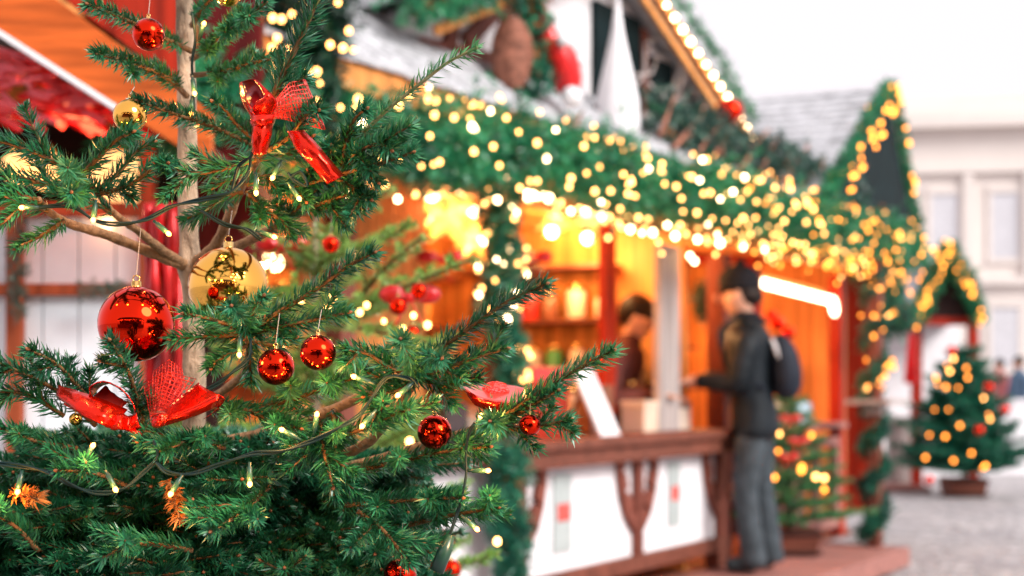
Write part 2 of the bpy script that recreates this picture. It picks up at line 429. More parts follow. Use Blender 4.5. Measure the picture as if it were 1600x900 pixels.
M['w_red'] = wood('red_stained_timber', (0.36, 0.022, 0.007), 0.45, 2, 0.5)
M['w_rake'] = mat('glazed_orange_board', (0.55, 0.105, 0.018), 0.5, var=0.4, scale=1.0, stretch=(4, 40, 40), bump=0.2, bscale=2)
M['w_grey'] = wood('grey_timber', (0.42, 0.36, 0.34), 0.25, 2)
M['w_dark'] = wood('dark_timber', (0.03, 0.012, 0.01), 0.4, 0)
M['maroon'] = wood('maroon_boards', (0.10, 0.006, 0.006), 0.5, 2)
M['white'] = mat('white_paint', (0.83, 0.81, 0.83), 0.5, var=0.06, scale=9, bump=0.1, bscale=30)
M['plaster'] = mat('plaster', (0.78, 0.75, 0.76), 0.8, var=0.08, scale=4, bump=0.2)
M['shingle'] = mat('whitened_shingle', (0.46, 0.46, 0.48), 0.7, var=0.4, scale=2.0, stretch=(4, 14, 14), bump=0.3)
M['poster'] = mat('grey_poster', (0.42, 0.47, 0.46), 0.4, var=0.1, scale=20)
M['poster_red'] = mat('red_print', (0.7, 0.12, 0.1), 0.5)
M['black'] = mat('black_knit', (0.012, 0.012, 0.016), 0.85, var=0.2, scale=40)
M['jacket'] = mat('dark_jacket', (0.010, 0.014, 0.018), 0.5, var=0.4, scale=9)
M['jeans'] = mat('grey_jeans', (0.055, 0.068, 0.078), 0.85, var=0.35, scale=14)
M['skin'] = mat('skin', (0.62, 0.34, 0.24), 0.5, var=0.08)
M['hair'] = mat('dark_hair', (0.014, 0.008, 0.006), 0.5, var=0.4, scale=60)
M['pack'] = mat('backpack_nylon', (0.012, 0.016, 0.026), 0.6, var=0.3, scale=12)
M['shoe'] = mat('dark_shoe', (0.03, 0.04, 0.045), 0.5)
M['sole'] = mat('pale_sole', (0.6, 0.5, 0.42), 0.6)
M['wicker'] = mat('wicker', (0.36, 0.15, 0.10), 0.6, var=0.5, scale=30)
M['stone'] = mat('palace_stone', (0.74, 0.665, 0.62), 0.8, var=0.06, scale=0.4)  # overexposed wash put into the pale stone colour
M['pane'] = mat('far_window_glass', (0.60, 0.59, 0.62), 0.15, var=0.1)  # glass colour paled for the same washed-out look
M['dark'] = mat('gable_dark', (0.005, 0.014, 0.016), 0.9, var=0.4)
M['lattice'] = mat('pale_twig', (0.45, 0.38, 0.36), 0.7, var=0.3)
M['cream'] = mat('cream_card', (0.72, 0.55, 0.42), 0.6, var=0.1)
M['snow'] = mat('white_cloth', (0.82, 0.80, 0.82), 0.8, var=0.04)
M['needle_dark'] = needle_mat('column_needle', (0.003, 0.03, 0.016), (0.006, 0.08, 0.04), (0.02, 0.24, 0.12))
FIRM = [M['twig'], M['bud'], M['needle']]

# ---------------------------------------------------------------- ground
def ground_mat():
    m, nt, b = node_mat('cobbles')
    tc = nt.nodes.new('ShaderNodeTexCoord'); v = nt.nodes.new('ShaderNodeTexVoronoi'); v.feature = 'DISTANCE_TO_EDGE'; v.inputs['Scale'].default_value = 9
    v2 = nt.nodes.new('ShaderNodeTexVoronoi'); v2.inputs['Scale'].default_value = 9
    nt.links.new(tc.outputs['Object'], v.inputs['Vector']); nt.links.new(tc.outputs['Object'], v2.inputs['Vector'])
    n = nt.nodes.new('ShaderNodeTexNoise'); n.inputs['Scale'].default_value = 1.2; nt.links.new(tc.outputs['Object'], n.inputs['Vector'])
    c1 = ramp(nt, v.outputs['Distance'], [(0.0, (0.22, 0.21, 0.205)), (0.12, (0.62, 0.60, 0.60))])
    c2 = ramp(nt, v2.outputs['Color'], [(0.0, (0.60, 0.58, 0.6)), (1.0, (1, 1, 1))])
    c3 = ramp(nt, n.outputs['Fac'], [(0.35, (0.75, 0.74, 0.76)), (0.65, (1, 0.98, 0.97))])
    a = nt.nodes.new('ShaderNodeMix'); a.data_type = 'RGBA'; a.blend_type = 'MULTIPLY'; a.inputs[0].default_value = 1
    nt.links.new(c1, a.inputs[6]); nt.links.new(c2, a.inputs[7])
    a2 = nt.nodes.new('ShaderNodeMix'); a2.data_type = 'RGBA'; a2.blend_type = 'MULTIPLY'; a2.inputs[0].default_value = 1
    nt.links.new(a.outputs[2], a2.inputs[6]); nt.links.new(c3, a2.inputs[7]); nt.links.new(a2.outputs[2], b.inputs['Base Color'])
    bn = nt.nodes.new('ShaderNodeBump'); bn.inputs['Distance'].default_value = 0.02; bn.inputs['Strength'].default_value = 0.6
    nt.links.new(v.outputs['Distance'], bn.inputs['Height']); nt.links.new(bn.outputs[0], b.inputs['Normal'])
    b.inputs['Roughness'].default_value = 0.6
    return m
g = MB(); g.poly([(-250, -250, 0), (250, -250, 0), (250, 300, 0), (-250, 300, 0)], [(0, 1, 2, 3)])
setp(g.build('ground', ground_mat(), loc=(0, 0, 0)), kind='structure')

# ---------------------------------------------------------------- palace far behind
pal = thing('palace_building', (18, 62, 0), 'pale stone palace with cornice and tall windows far behind the market', 'building')
def PA(u, v, z):   # facade frame: starts at (12,70), nearer to the right
    return np.array([6 + u * 0.985 - v * -0.17, 66 - u * 0.17 + v * 0.985, z])
b = MB(PA); b.box((0, 0, 0), (34, 14, 12.6)); b.build('wall', M['stone'], pal)
b = MB(PA)
for z, d, h in ((12.6, 0.7, 0.5), (13.1, 0.4, 0.35), (10.6, 0.3, 0.3), (5.6, 0.35, 0.35), (1.0, 0.25, 0.2)): b.box((-d, -d, z), (34, 13, z + h))
b.box((0, 0.6, 13.45), (34, 1.0, 14.2))
b.build('cornice', M['stone'], pal)
for k in range(8):
    u = 13.0 + k * 2.6
    for z0, h in ((1.9, 2.7), (6.8, 2.9)):
        fb = MB(PA); x0, x1 = u, u + 1.15
        fb.box((x0 - 0.2, -0.12, z0 - 0.25), (x1 + 0.2, 0.05, z0 - 0.02)); fb.box((x0 - 0.2, -0.12, z0 + h), (x1 + 0.2, 0.05, z0 + h + 0.3))
        fb.box((x0 - 0.2, -0.08, z0 - 0.02), (x0, 0.05, z0 + h)); fb.box((x1, -0.08, z0 - 0.02), (x1 + 0.2, 0.05, z0 + h))
        fr = fb.build('window', M['stone'], pal)
        pb = MB(PA); pb.box((x0, -0.04, z0), (x1, 0.02, z0 + h)); pb.build('pane', M['pane'], fr)
for k in range(7):
    u = 14.4 + k * 2.6; pb = MB(PA); pb.box((u - 0.05, -0.25, 6.0), (u + 0.4, 0, 10.6)); pb.build('pilaster', M['stone'], pal)
for u in (21.5,):
    sb = MB(PA); sb.box((u - 0.5, 0.3, 14.2), (u + 0.5, 1.3, 14.9))
    c = PA(u, 0.8, 14.9); sb.lathe(c, [(0.45, 0), (0.38, 0.6), (0.42, 1.1), (0.2, 1.3), (0.24, 1.5), (0.1, 1.75)], 10)
    sb.tube([c + [0, 0, 1.0], c + [0.6, 0, 1.5], c + [0.75, 0, 2.0]], [0.12, 0.09, 0.06], 6, raw=True)
    sb.build('roof_statue', M['stone'], pal, True)

# ---------------------------------------------------------------- the long stall (centre)
stall = thing('market_stall', ST(-1.2, 0.6, 0), 'long timber stall with open counter, lit inside and hung with evergreen garland', 'market stall')
D_IN = 1.7
b = MB(ST)     # back wall, planks
for k in range(56):
    s0 = -5.2 + k * 0.135; b.box((s0, D_IN + rd.uniform(0, 0.006), 0.15), (s0 + 0.13, D_IN + 0.03, 2.25))
b.box((-5.2, D_IN + 0.03, 0.1), (2.35, D_IN + 0.06, 2.3)); b.build('back_wall', M['w_orange'], stall)
b = MB(ST)
b.box((-5.2, 0.02, 0.12), (2.35, D_IN, 0.16)); b.build('stall_floor', M['w_brown'], stall)
b = MB(ST)     # ceiling boards
for k in range(12): b.box((-5.2, 0.0 + k * 0.142, 2.10 + k * 0.012), (2.35, 0.136 + k * 0.142, 2.125 + k * 0.012))
b.build('ceiling', M['w_orange'], stall)
for s in (-5.2, -0.36, 2.3):
    b = MB(ST); b.box((s, 0.06, 0.16), (s + 0.04, D_IN, 2.1)); b.build('side_wall', M['w_orange'], stall)
# roof: rows of whitened shingles
b = MB(ST)
import itertools
for r_ in range(12):
    i0 = -0.42 + r_ * 0.105; z0 = 2.26 + (i0 + 0.42) * 0.75
    s = -5.3
    while s < 1.9:
        wdt = rd.uniform(0.09, 0.17); dz = rd.uniform(0, 0.008)
        b.poly([(s, i0, z0 + dz), (s + wdt - 0.006, i0, z0 + dz), (s + wdt - 0.006, i0 + 0.13, z0 + 0.085), (s, i0 + 0.13, z0 + 0.085),
                (s, i0, z0 + dz + 0.014), (s + wdt - 0.006, i0, z0 + dz + 0.014), (s + wdt - 0.006, i0 + 0.13, z0 + 0.099), (s, i0 + 0.13, z0 + 0.099)],
               [(0,3,2,1),(4,5,6,7),(0,1,5,4),(1,2,6,5),(2,3,7,6),(3,0,4,7)])
        s += wdt
b.box((-5.3, 0.84, 3.19), (1.9, 0.94, 3.25)); b.prism([(0.86, 3.19), (2.0, 2.3), (2.03, 2.33), (0.89, 3.24)], 0, -5.3, 1.9)
b.build('roof', M['shingle'], stall)
b = MB(ST); b.box((-5.3, -0.40, 2.17), (2.35, -0.36, 2.27)); b.build('fascia_board', M['w_orange'], stall, bevel=0.004)
b = MB(ST); b.box((-5.3, -0.355, 2.20), (2.35, 0.0, 2.225)); b.box((-5.3, -0.05, 2.0), (2.35, 0.02, 2.099)); b.build('lintel', M['w_orange'], stall, bevel=0.004)
# posts
for s, m_ in ((-5.15, 'w_brown_v'), (-3.45, 'w_brown_v'), (-2.36, 'w_brown_v'), (0.0, 'w_brown_v'), (0.48, 'w_red'), (1.98, 'w_red')):
    b = MB(ST); b.box((s - 0.045, -0.045, 0.16), (s + 0.045, 0.045, 1.948)); b.build('post', M[m_], stall, bevel=0.006)
# counter
ctr = (-2.31, -0.05)
b = MB(ST); b.box((-2.40, -0.16, 0.90), (0.03, 0.42, 0.945)); b.box((-2.38, -0.13, 0.82), (0.0, -0.09, 0.897))
b.build('counter_top', M['w_brown'], stall, bevel=0.006)
b = MB(ST); b.box((ctr[0], -0.02, 0.33), (ctr[1], 0.01, 0.82)); cp = b.build('counter_panel', M['white'], stall)
b = MB(ST); b.box((-2.36, -0.06, 0.25), (0.05, 0.03, 0.33)); b.box((-2.36, -0.06, 0.16), (-2.2, 0.03, 0.25)); b.box((-0.15, -0.06, 0.16), (0.03, 0.03, 0.25)); b.build('base_rail', M['w_brown'], stall, bevel=0.004)
def bracket(sc_):  # post with two curving arms like a tuning fork
    b = MB(ST); b.box((sc_ - 0.03, -0.062, 0.33), (sc_ + 0.03, -0.024, 0.82))
    for sg in (-1, 1):
        prof = [(0.0, 0.44), (0.06, 0.47), (0.13, 0.54), (0.18, 0.64), (0.205, 0.74), (0.21, 0.82)]
        for k in range(5):
            (a0, z0), (a1, z1) = prof[k], prof[k+1]
            wd0, wd1 = 0.075 - k * 0.006, 0.075 - (k+1) * 0.006
            P = [(sc_ + sg * a0, -0.058, z0), (sc_ + sg * a1, -0.058, z1), (sc_ + sg * max(0, a1 - wd1), -0.058, z1 + 0.02), (sc_ + sg * max(0, a0 - wd0), -0.058, z0 + 0.05)]
            P += [(p[0], -0.026, p[2]) for p in P]
            b.poly(P, [(0,1,2,3),(7,6,5,4),(0,4,5,1),(1,5,6,2),(2,6,7,3),(3,7,4,0)])
    return b.build('bracket', M['w_brown_v'], stall)
for s in (-2.25, -1.12, -0.1): bracket(s)
for pa, pb_ in (((862, 742), (890, 860)), ((1042, 722), (1060, 820))):
    s0, _, z1 = toST(FP(pa[0], pa[1], 0.02)); s1, _, z0 = toST(FP(pb_[0], pb_[1], 0.02))
    pr = MB(ST); pr.box((s0, -0.032, z0), (s1, -0.022, z1)); po = pr.build('notice_plate', M['poster'], stall)
    pr = MB(ST); pr.box((s0 + 0.03, -0.036, z0 + (z1 - z0) * 0.4), (s1 - 0.02, -0.033, z0 + (z1 - z0) * 0.62)); pr.build('printed_mark', M['poster_red'], po)
# left closed part: orange plank door, low white front
b = MB(ST)
for k in range(9): b.box((-3.38 + k * 0.092, 0.25, 0.2), (-3.29 + k * 0.092 - 0.004, 0.28, 2.08))
b.build('plank_door', M['w_orange'], stall)
b = MB(ST); b.box((-5.1, -0.02, 0.2), (-2.42, 0.01, 0.86)); b.build('counter_panel', M['white'], stall)
b = MB(ST); b.box((-5.15, -0.12, 0.86), (-2.42, 0.35, 0.90)); b.build('counter_top', M['w_brown'], stall, bevel=0.005)
# second counter, open frame of worn boards
b = MB(ST)
b.box((0.53, -0.10, 0.90), (1.93, 0.30, 0.94)); b.box((0.53, -0.04, 0.22), (1.93, 0.0, 0.30)); b.box((0.53, -0.04, 0.78), (1.93, 0.0, 0.84))
for s in (0.53, 1.0, 1.45, 1.86): b.box((s, -0.045, 0.30), (s + 0.07, 0.0, 0.78))
b.box((0.55, 0.20, 0.25), (1.9, 0.22, 0.9)); b.build('counter_frame', M['w_pink'], stall, bevel=0.004)
# grey cabinet + red curtain board at the right of the first opening
b = MB(ST)
for k in range(3): b.box((-0.74 + k * 0.085, 0.02, 0.947), (-0.66 + k * 0.085, 0.06, 1.95))
b.build('shutter', M['w_grey'], stall, bevel=0.003)
b = MB(ST); b.box((-0.93, 0.25, 1.0), (-0.80, 0.29, 2.05)); b.build('door_board', M['w_red'], stall)
b = MB(ST); b.box((0.10, 0.1, 0.2), (0.30, 0.13, 1.94)); b.build('door_board', M['w_brown_v'], stall)
b = MB(ST)
for z in (1.22, 1.52, 1.82): b.box((-4.9, D_IN - 0.24, z), (-0.5, D_IN - 0.01, z + 0.02))
for z in (1.22, 1.55, 1.86): b.box((-0.58, 0.45, z), (-0.365, D_IN - 0.25, z + 0.02))
b.build('shelf', M['w_brown'], stall)

# dormer gable on the roof
dg = thing('dormer_gable', ST(-1.6, 0.0, 2.4), 'white half timbered dormer gable with dark window above the counter', 'dormer')
apx, eR, eL, zE, zA = -1.6, 0.0, -3.2, 2.67, 3.38
b = MB(ST); b.prism([(eL + 0.15, 2.5), (eR - 0.15, 2.5), (eR - 0.15, zE), (apx, zA), (eL + 0.15, zE)], 1, 0.03, 1.2); b.build('wall', M['plaster'], dg)
b = MB(ST)
for sg in (1, -1):
    e = apx + sg * 1.62
    b.prism([(apx, zA), (e, zE - 0.01), (e, zE + 0.03), (apx, zA + 0.05)], 1, -0.16, 1.25)
b.build('roof', M['shingle'], dg)
for sg in (1, -1):
    e = apx + sg * 1.62
    b = MB(ST); b.beam((apx, -0.17, zA - 0.03), (e, -0.17, zE - 0.06), 0.02, 0.05); b.beam((apx, -0.165, zA - 0.14), (e - sg * 0.15, -0.165, zE - 0.10), 0.02, 0.04)
    b.build('rake_board', M['w_orange'], dg)
b = MB(ST)
for a_, c_ in (((-2.95, 2.56), (-2.2, 2.62)), ((-2.25, 2.5), (-2.3, 3.1)), ((-2.75, 2.5), (-2.62, 2.95)), ((-2.6, 2.64), (-2.28, 2.9)), ((-0.95, 2.5), (-0.95, 3.05)), ((-2.0, 2.5), (-2.0, 3.2)), ((-3.0, 2.5), (-0.2, 2.5))):
    b.beam((a_[0], 0.02, a_[1]), (c_[0], 0.02, c_[1]), 0.05, 0.07)
b.build('timber_frame', M['w_brown_v'], dg, bevel=0.006)
b = MB(ST); b.box((-1.48, 0.0, 2.52), (-0.28, 0.028, 2.74)); b.box((-1.48, 0.0, 2.74), (-0.62, 0.028, 2.92)); b.box((-1.48, 0.0, 2.92), (-1.0, 0.028, 3.08)); wdw = b.build('window', M['dark'], dg)
b = MB(ST)
for k in range(16):
    s0 = rd.uniform(-1.5, -0.3); z0 = rd.uniform(2.5, 2.85); a = rd.uniform(-0.9, 1.2)
    P = [(s0, -0.05, z0), (s0 + 0.14 * math.cos(a), -0.07, z0 + 0.14 * math.sin(a)), (s0 + 0.3 * math.cos(a + 0.3), -0.05, z0 + 0.3 * math.sin(a + 0.3)), (s0 + 0.42 * math.cos(a + 0.1), -0.06, z0 + 0.42 * math.sin(a + 0.1))]
    b.tube(P, [0.010, 0.008, 0.006, 0.003], 5)
o = b.build('bare_twig', M['lattice'], None, True); setp(o, 'pale bare twigs arranged across the dark dormer window', 'branches')
# rake garland + lights
rk = [ST(apx - 0.1, -0.2, zA + 0.05), ST(apx + 0.8, -0.2, (zA + zE) / 2 + 0.08), ST(apx + 1.66, -0.2, zE + 0.02)]
garland(rk, 0.018, 420, 0.028, 0.005, 'garland', M['needle_emerald'], 'narrow green garland along the right slope of the dormer gable')
rk = [ST(apx - 1.8, -0.22, zE - 0.05), ST(apx - 1.3, -0.24, zE + 0.1), ST(apx - 0.75, -0.22, zE + 0.42), ST(apx, -0.2, zA + 0.05)]
garland(rk, 0.06, 700, 0.05, 0.007, 'garland', M['needle_emerald'], 'bushy green garland along the left slope of the dormer gable')
light_string([ST(apx + 0.3 + k * 0.095, -0.20, zA - 0.06 - (0.3 + k * 0.095) * 0.438) for k in range(15)], 0.013, M['bulb_white'], 'single row of bright bulbs down the orange dormer edge')

# decorations on the roof under the dormer
c = FP(800, 85, 0.22)
b = MB()
for k in range(26):
    t = (k + 0.5) / 26; z = (t - 0.5) * 0.30; rr = 0.082 * math.sqrt(max(0.05, 1 - (2 * t - 1) ** 2)) + 0.003 * (k % 2)
    ring = [c + [rr * math.cos(a), rr * math.sin(a), z] for a in np.linspace(0, 2 * math.pi, 19)]
    b.tube(ring, 0.0066, 5, raw=True)
setp(b.build('wicker_basket', M['wicker'], None, True), 'upright oval wicker basket on the roof below the dormer', 'basket')
sk = thing('santa_figure', FP(870, 150, 0.28), 'red cloth santa figure, made as a stocking with white pompoms, hanging on the dormer', 'stocking')  # santa figure reshaped into a plain stocking
b = MB(); P = [FP(838, -20, 0.28), FP(845, 20, 0.28), FP(858, 62, 0.3), FP(876, 95, 0.32), FP(885, 125, 0.32), FP(893, 150, 0.3)]
b.tube(smooth_path(P, 4), np.interp(np.linspace(0, 1, 21), [0, .3, .6, .8, 1], [0.02, 0.04, 0.075, 0.07, 0.03]), 12, raw=True); b.build('figure_body', M['red_cloth'], sk, True)
for q, r_ in (((893, 152), 0.047), ((880, 62), 0.03), ((905, 95), 0.025)):
    b = MB(); b.ball(FP(*q, 0.38), r_, 12, 8); b.build('pompom', M['snow'], sk, True)
garland([FP(822, -20, 0.25), FP(832, 60, 0.25), FP(838, 150, 0.28)], 0.04, 280, 0.045, 0.008, 'garland', M['needle_teal'], 'short garland hanging between the wicker basket and the red cloth figure', tone=0.6)
b = MB(); p0, p1 = FP(965, 222, 0.2), FP(958, -10, 0.2); H = p1[2] - p0[2]
b.lathe(p0 * [1, 1, 0] + [0, 0, p0[2]], [(0.085, 0), (0.105, 0.08), (0.10, 0.2), (0.065, 0.36), (0.03, 0.52), (0.006, min(H, 0.72))], 14)
setp(b.build('cloth_cone', M['snow'], None, True), 'tall pointed white cloth cone in front of the dark dormer window', 'ornament')
b = MB(); b.ball(FP(1140, 175, 0.3), 0.075, 18, 12); setp(b.build('bauble', M['red_glass'], None, True), 'large red ball on the dark garland where the dormer ends', 'bauble')
# dull garland with bare branches on the roof right of the dormer
garland([FP(1015, 165, 0.25), FP(1060, 190, 0.3), FP(1130, 215, 0.3), FP(1200, 245, 0.3), FP(1260, 270, 0.3), FP(1330, 300, 0.3)], 0.075, 1100, 0.06, 0.008, 'garland', M['needle_grey'], 'dull dark garland with bare branches on the roof right of the dormer', tone=0.35)
b = MB()
for k in range(16):
    px = 1030 + k * 19; py = 190 + k * 7 + rd.uniform(-10, 30)
    P = [FP(px, py + 25, 0.33), FP(px + rd.uniform(8, 26), py - 5, 0.36), FP(px + rd.uniform(25, 50), py - 40, 0.36)]
    b.tube(smooth_path(P, 3), np.linspace(0.014, 0.006, 7), 6, raw=True)
setp(b.build('bare_branch', M['wicker'], None, True), 'reddish bare branches stuck in the dull roof garland', 'branches')

# main eave garland and its lights
ge = [ST(-4.9, -0.40, 2.0), ST(-3.8, -0.43, 2.03), ST(-2.8, -0.42, 2.12), ST(-1.8, -0.43, 2.11), ST(-0.8, -0.42, 2.15), ST(0.2, -0.43, 2.13), ST(1.2, -0.42, 2.15), ST(2.35, -0.43, 2.11)]
_, GP = garland(ge, 0.115, 9500, 0.055, 0.007, 'garland', M['needle_emerald'], 'thick evergreen garland running the whole length of the eave', per=12)
def on_garland(P, n, rad, s0=0.0, s1=1.0, dirv=(DY, -DX, 0), power=1.0, drop=0.0):
    P = np.array(P); out = []
    for _ in range(n):
        t = (s0 + (s1 - s0) * rd.random() ** power) * (len(P) - 1.001); k = int(t); c = P[k] + (P[k+1] - P[k]) * (t - k)
        a = rd.uniform(-1.15, 1.15) * math.pi / 1.6
        d = np.array(dirv) * math.cos(a) + np.array([0, 0, 1.0]) * math.sin(a)
        out.append(c + d * rad * rd.uniform(0.85, 1.25) + np.array([0, 0, -drop * rd.random() ** 2]))
    return out
LS = [(0.10, 0.36, 100, 'bulb', 'bulb_white', 'sparse fairy lights over the near end of the eave garland above the plank door', 0.05),
      (0.34, 0.56, 100, 'bulb', 'bulb_white', 'fairy lights over the eave garland above the star lanterns and counter', 0.12),
      (0.54, 0.70, 100, 'bulb', 'bulb_amber', 'fairy lights over the eave garland above the grey shutter', 0.12),
      (0.68, 0.84, 100, 'bulb_amber', 'bulb', 'fairy lights over the eave garland above the man and the strip light', 0.14),
      (0.82, 1.0, 90, 'bulb_amber', 'bulb', 'amber fairy lights over the far end of the eave garland', 0.16)]
for a_, b_, n_, m1, m2, lb_, dr in LS:
    light_string(on_garland(GP, n_, 0.165, a_, b_, drop=dr), 0.0092, M[m1], lb_, alt=M[m2])
# white row under the eave
row = [FP(985 + k * 35, 358 + k * 5.4, 0.10) for k in range(7)] + [FP(1085, 408, 0.08), FP(1078, 400, 0.06)] + [FP(832, 305, 0.1), FP(858, 310, 0.1), FP(892, 330, 0.1), FP(915, 332, 0.1), FP(940, 336, 0.1)]
light_string(row, 0.0165, M['bulb_white'], 'row of large round white bulbs under the eave')
# garland hanging at the left post of the counter
gh = [FP(800, 265, 0.25), FP(775, 330, 0.2), FP(790, 400, 0.18), FP(775, 470, 0.16), FP(800, 540, 0.15), FP(795, 640, 0.14)]
_, HP = garland(gh, 0.045, 1000, 0.045, 0.006, 'garland', M['needle_teal'], 'lit garland hanging down beside the left post of the counter', tone=0.45)
hp = on_garland(HP, 26, 0.09, 0.0, 0.62) + on_garland(HP, 14, 0.09, 0.8, 1.0) + [FP(740 + rd.uniform(0, 90), 360 + rd.uniform(0, 130), 0.2) for _ in range(20)]
light_string(hp, 0.0095, M['bulb'], 'fairy lights in the garland hanging beside the counter post', alt=M['bulb_white'])
garland([FP(783, 690, 0.16), FP(800, 740, 0.16), FP(778, 790, 0.16), FP(800, 840, 0.16), FP(795, 905, 0.16), FP(798, 960, 0.16)], 0.045, 800, 0.045, 0.006, 'garland', M['needle_teal'], 'unlit teal garland wound round the near corner of the counter')
# roof-end evergreen column upper left
gc = [W(470, 230, 4.5), W(462, 120, 4.5), W(474, 20, 4.5), W(480, -120, 4.5)]
_, CP = garland(gc, 0.085, 2600, 0.05, 0.006, 'garland', M['needle_dark'], 'dark bushy garland standing up behind the tree top, few lights', tone=0.12)
cl = [W(px, py, 4.25) for px, py in ((398, 22), (426, 28), (440, 30), (456, 22), (433, 60), (450, 78), (482, 115), (495, 112), (500, 130), (495, 158), (532, 168), (516, 70), (536, 75), (552, 78), (528, 4), (425, 75), (545, 48))]
light_string(cl, 0.0085, M['bulb'], 'scattered fairy lights in the dark garland behind the tree top')
gl = [W(300 + k * 60, 215 + 12 * math.sin(k), 4.6) for k in range(6)]

# front post with garland at the end of the deck
S_P = 1.42
b = MB(ST); b.box((S_P - 0.04, -0.49, 0.15), (S_P + 0.04, -0.41, 2.10)); setp(b.build('porch_post', M['w_brown_v'], None, bevel=0.005), 'timber post wound with garland at the far end of the deck', 'post')
gp = [ST(S_P + 0.055 * math.cos(a), -0.45 + 0.055 * math.sin(a), 0.18 + a / 22 * 0.95) for a in np.linspace(0, 22, 45)]
garland(gp, 0.035, 1300, 0.038, 0.006, 'garland', M['needle_teal'], 'unlit teal garland wound round the lower half of the porch post', tone=0.25)
gp2 = [ST(S_P + 0.05 * math.cos(a), -0.45 + 0.05 * math.sin(a), 1.12 + a / 22 * 1.0) for a in np.linspace(0, 22, 45)]
_, PP = garland(gp2, 0.03, 800, 0.038, 0.006, 'garland', M['needle_teal'], 'lit garland wound round the upper half of the porch post', tone=0.3)
light_string(on_garland(PP, 46, 0.07, -0.0, 0.85), 0.0105, M['bulb_amber'], 'amber fairy lights wound round the porch post', alt=M['bulb'])
b = MB(ST); b.box((S_P - 0.15, -0.60, 1.07), (S_P + 0.30, -0.30, 1.10)); b.box((S_P - 0.06, -0.51, 1.0), (S_P + 0.06, -0.39, 1.068)); setp(b.build('post_shelf', M['w_grey'], None), 'small grey shelf fixed to the porch post', 'shelf')
b = MB(ST); b.box((S_P - 0.10, -0.55, 0.151), (S_P + 0.10, -0.35, 0.20)); 
# cluster of lights where the eave ends
cl = [FP(rd.uniform(1345, 1425), 405 + abs(rd.gauss(0, 1)) * 55, 0.45) for _ in range(46)]
garland([FP(1385, 395, 0.42), FP(1392, 470, 0.42), FP(1398, 520, 0.42)], 0.07, 600, 0.05, 0.007, 'garland', M['needle_teal'], 'short garland dropping from the far end of the eave', tone=0.35)
light_string([p for p in cl if p[2] > 1.45][:34], 0.0105, M['bulb_amber'], 'clump of amber lights dropping from the far end of the eave')

# deck
b = MB(ST)
for k in range(5): b.box((-3.2, -0.62 + k * 0.125, 0.11), (1.55, -0.62 + k * 0.125 + 0.118, 0.15))
b.box((-3.2, -0.64, 0.03), (1.55, -0.622, 0.148))
dk = thing('wooden_deck', ST(-0.8, -0.3, 0), 'low deck of worn reddish boards in front of the counter', 'deck')
b.build('boards', M['w_pink'], dk, bevel=0.004)
for s in (-3.0, -1.5, 0.0, 1.3):
    b = MB(ST); b.box((s, -0.6, 0.0), (s + 0.12, -0.02, 0.108)); b.build('support_block', M['w_grey'], dk)

# hanging lamps and stars inside
def pendant(p, drop, label):
    t = thing('pendant_lamp', p, label, 'lamp', 'bare warm bulbs hanging inside the stall')
    p = np.array(p)
    b = MB(); b.tube([p + [0, 0, 0.03], p + [0, 0, drop]], 0.003, 5, raw=True); b.build('cord', M['cable'], t)
    b = MB(); b.lathe(p + [0, 0, 0.025], [(0.014, 0), (0.016, 0.02), (0.008, 0.045)], 10); b.build('socket', M['black'], t, True)
    b = MB(); b.ball(p, 0.03, 14, 10); b.build('bulb', M['bulb_white'], t, True)
    point(t, p - [0, 0, 0.06], (1.0, 0.52, 0.19), 7, 0.05)
    return t
lp = [(675, 315, -0.5, 'left of all'), (738, 330, -0.7, ''), (862, 362, -0.6, ''), (903, 415, -0.9, ''), (918, 372, -0.5, ''), (922, 420, -1.1, ''), (982, 440, -0.9, ''), (1000, 395, -0.4, ''), (430, 410, -0.5, ''), (408, 408, -0.8, ''), (540, 350, -0.6, ''), (375, 345, -0.6, '')]
lamps = [pendant(FP(px, py, o_), 2.08 - FP(px, py, o_)[2], 'bare warm bulb hanging from the orange ceiling inside the stall') for px, py, o_, _ in lp]
for k, (s, i, z) in enumerate(((1.2, 0.9, 1.95), (0.85, 1.2, 1.6), (1.7, 1.1, 1.5), (2.3, 1.0, 1.6))):
    t = thing('pendant_lamp', ST(s, i, z), 'bare warm bulb hanging in the far bay of the stall', 'lamp', 'bare warm bulbs in the far bay')
    p = ST(s, i, z); b = MB(); b.tube([p + [0, 0, 0.03], p + [0, 0, 2.08 - z]], 0.003, 5, raw=True); b.build('cord', M['cable'], t)
    b = MB(); b.ball(p, 0.024, 12, 8); b.build('bulb', M['bulb'], t, True); point(t, p - [0, 0, 0.06], (1.0, 0.46, 0.15), 6, 0.05)
def star(p, r, label, seed):
    q = random.Random(seed); b = MB(); c = np.array(p, float); n = 14
    for k in range(n):
        zz = 1 - 2 * (k + 0.5) / n; a = k * 2.39996; d = np.array([math.sqrt(1 - zz*zz) * math.cos(a), math.sqrt(1 - zz*zz) * math.sin(a), zz])
        b.tube([c + d * r * 0.25, c + d * r], [r * 0.28, 0.001], 4, raw=True)
    t = thing('star_lantern', c, label, 'lantern'); b.ball(c, r * 0.42, 10, 8); b.build('paper_star', M['star'], t)
    b = MB(); b.tube([c + [0, 0, r * 0.8], c + [0, 0, 2.08 - c[2]]], 0.003, 5, raw=True); b.build('cord', M['cable'], t)
    point(t, c + [0.0, -r * 1.1, 0], (1, 0.5, 0.15), 4, 0.05)
star(FP(702, 335, -0.35), 0.17, 'large yellow paper star glowing beside the plank door', 1)
star(FP(745, 372, -0.45), 0.12, 'smaller paper star hanging behind the lit garland', 2)
star(FP(868, 345, -0.9), 0.14, 'paper star hanging under the ceiling over the counter', 3)

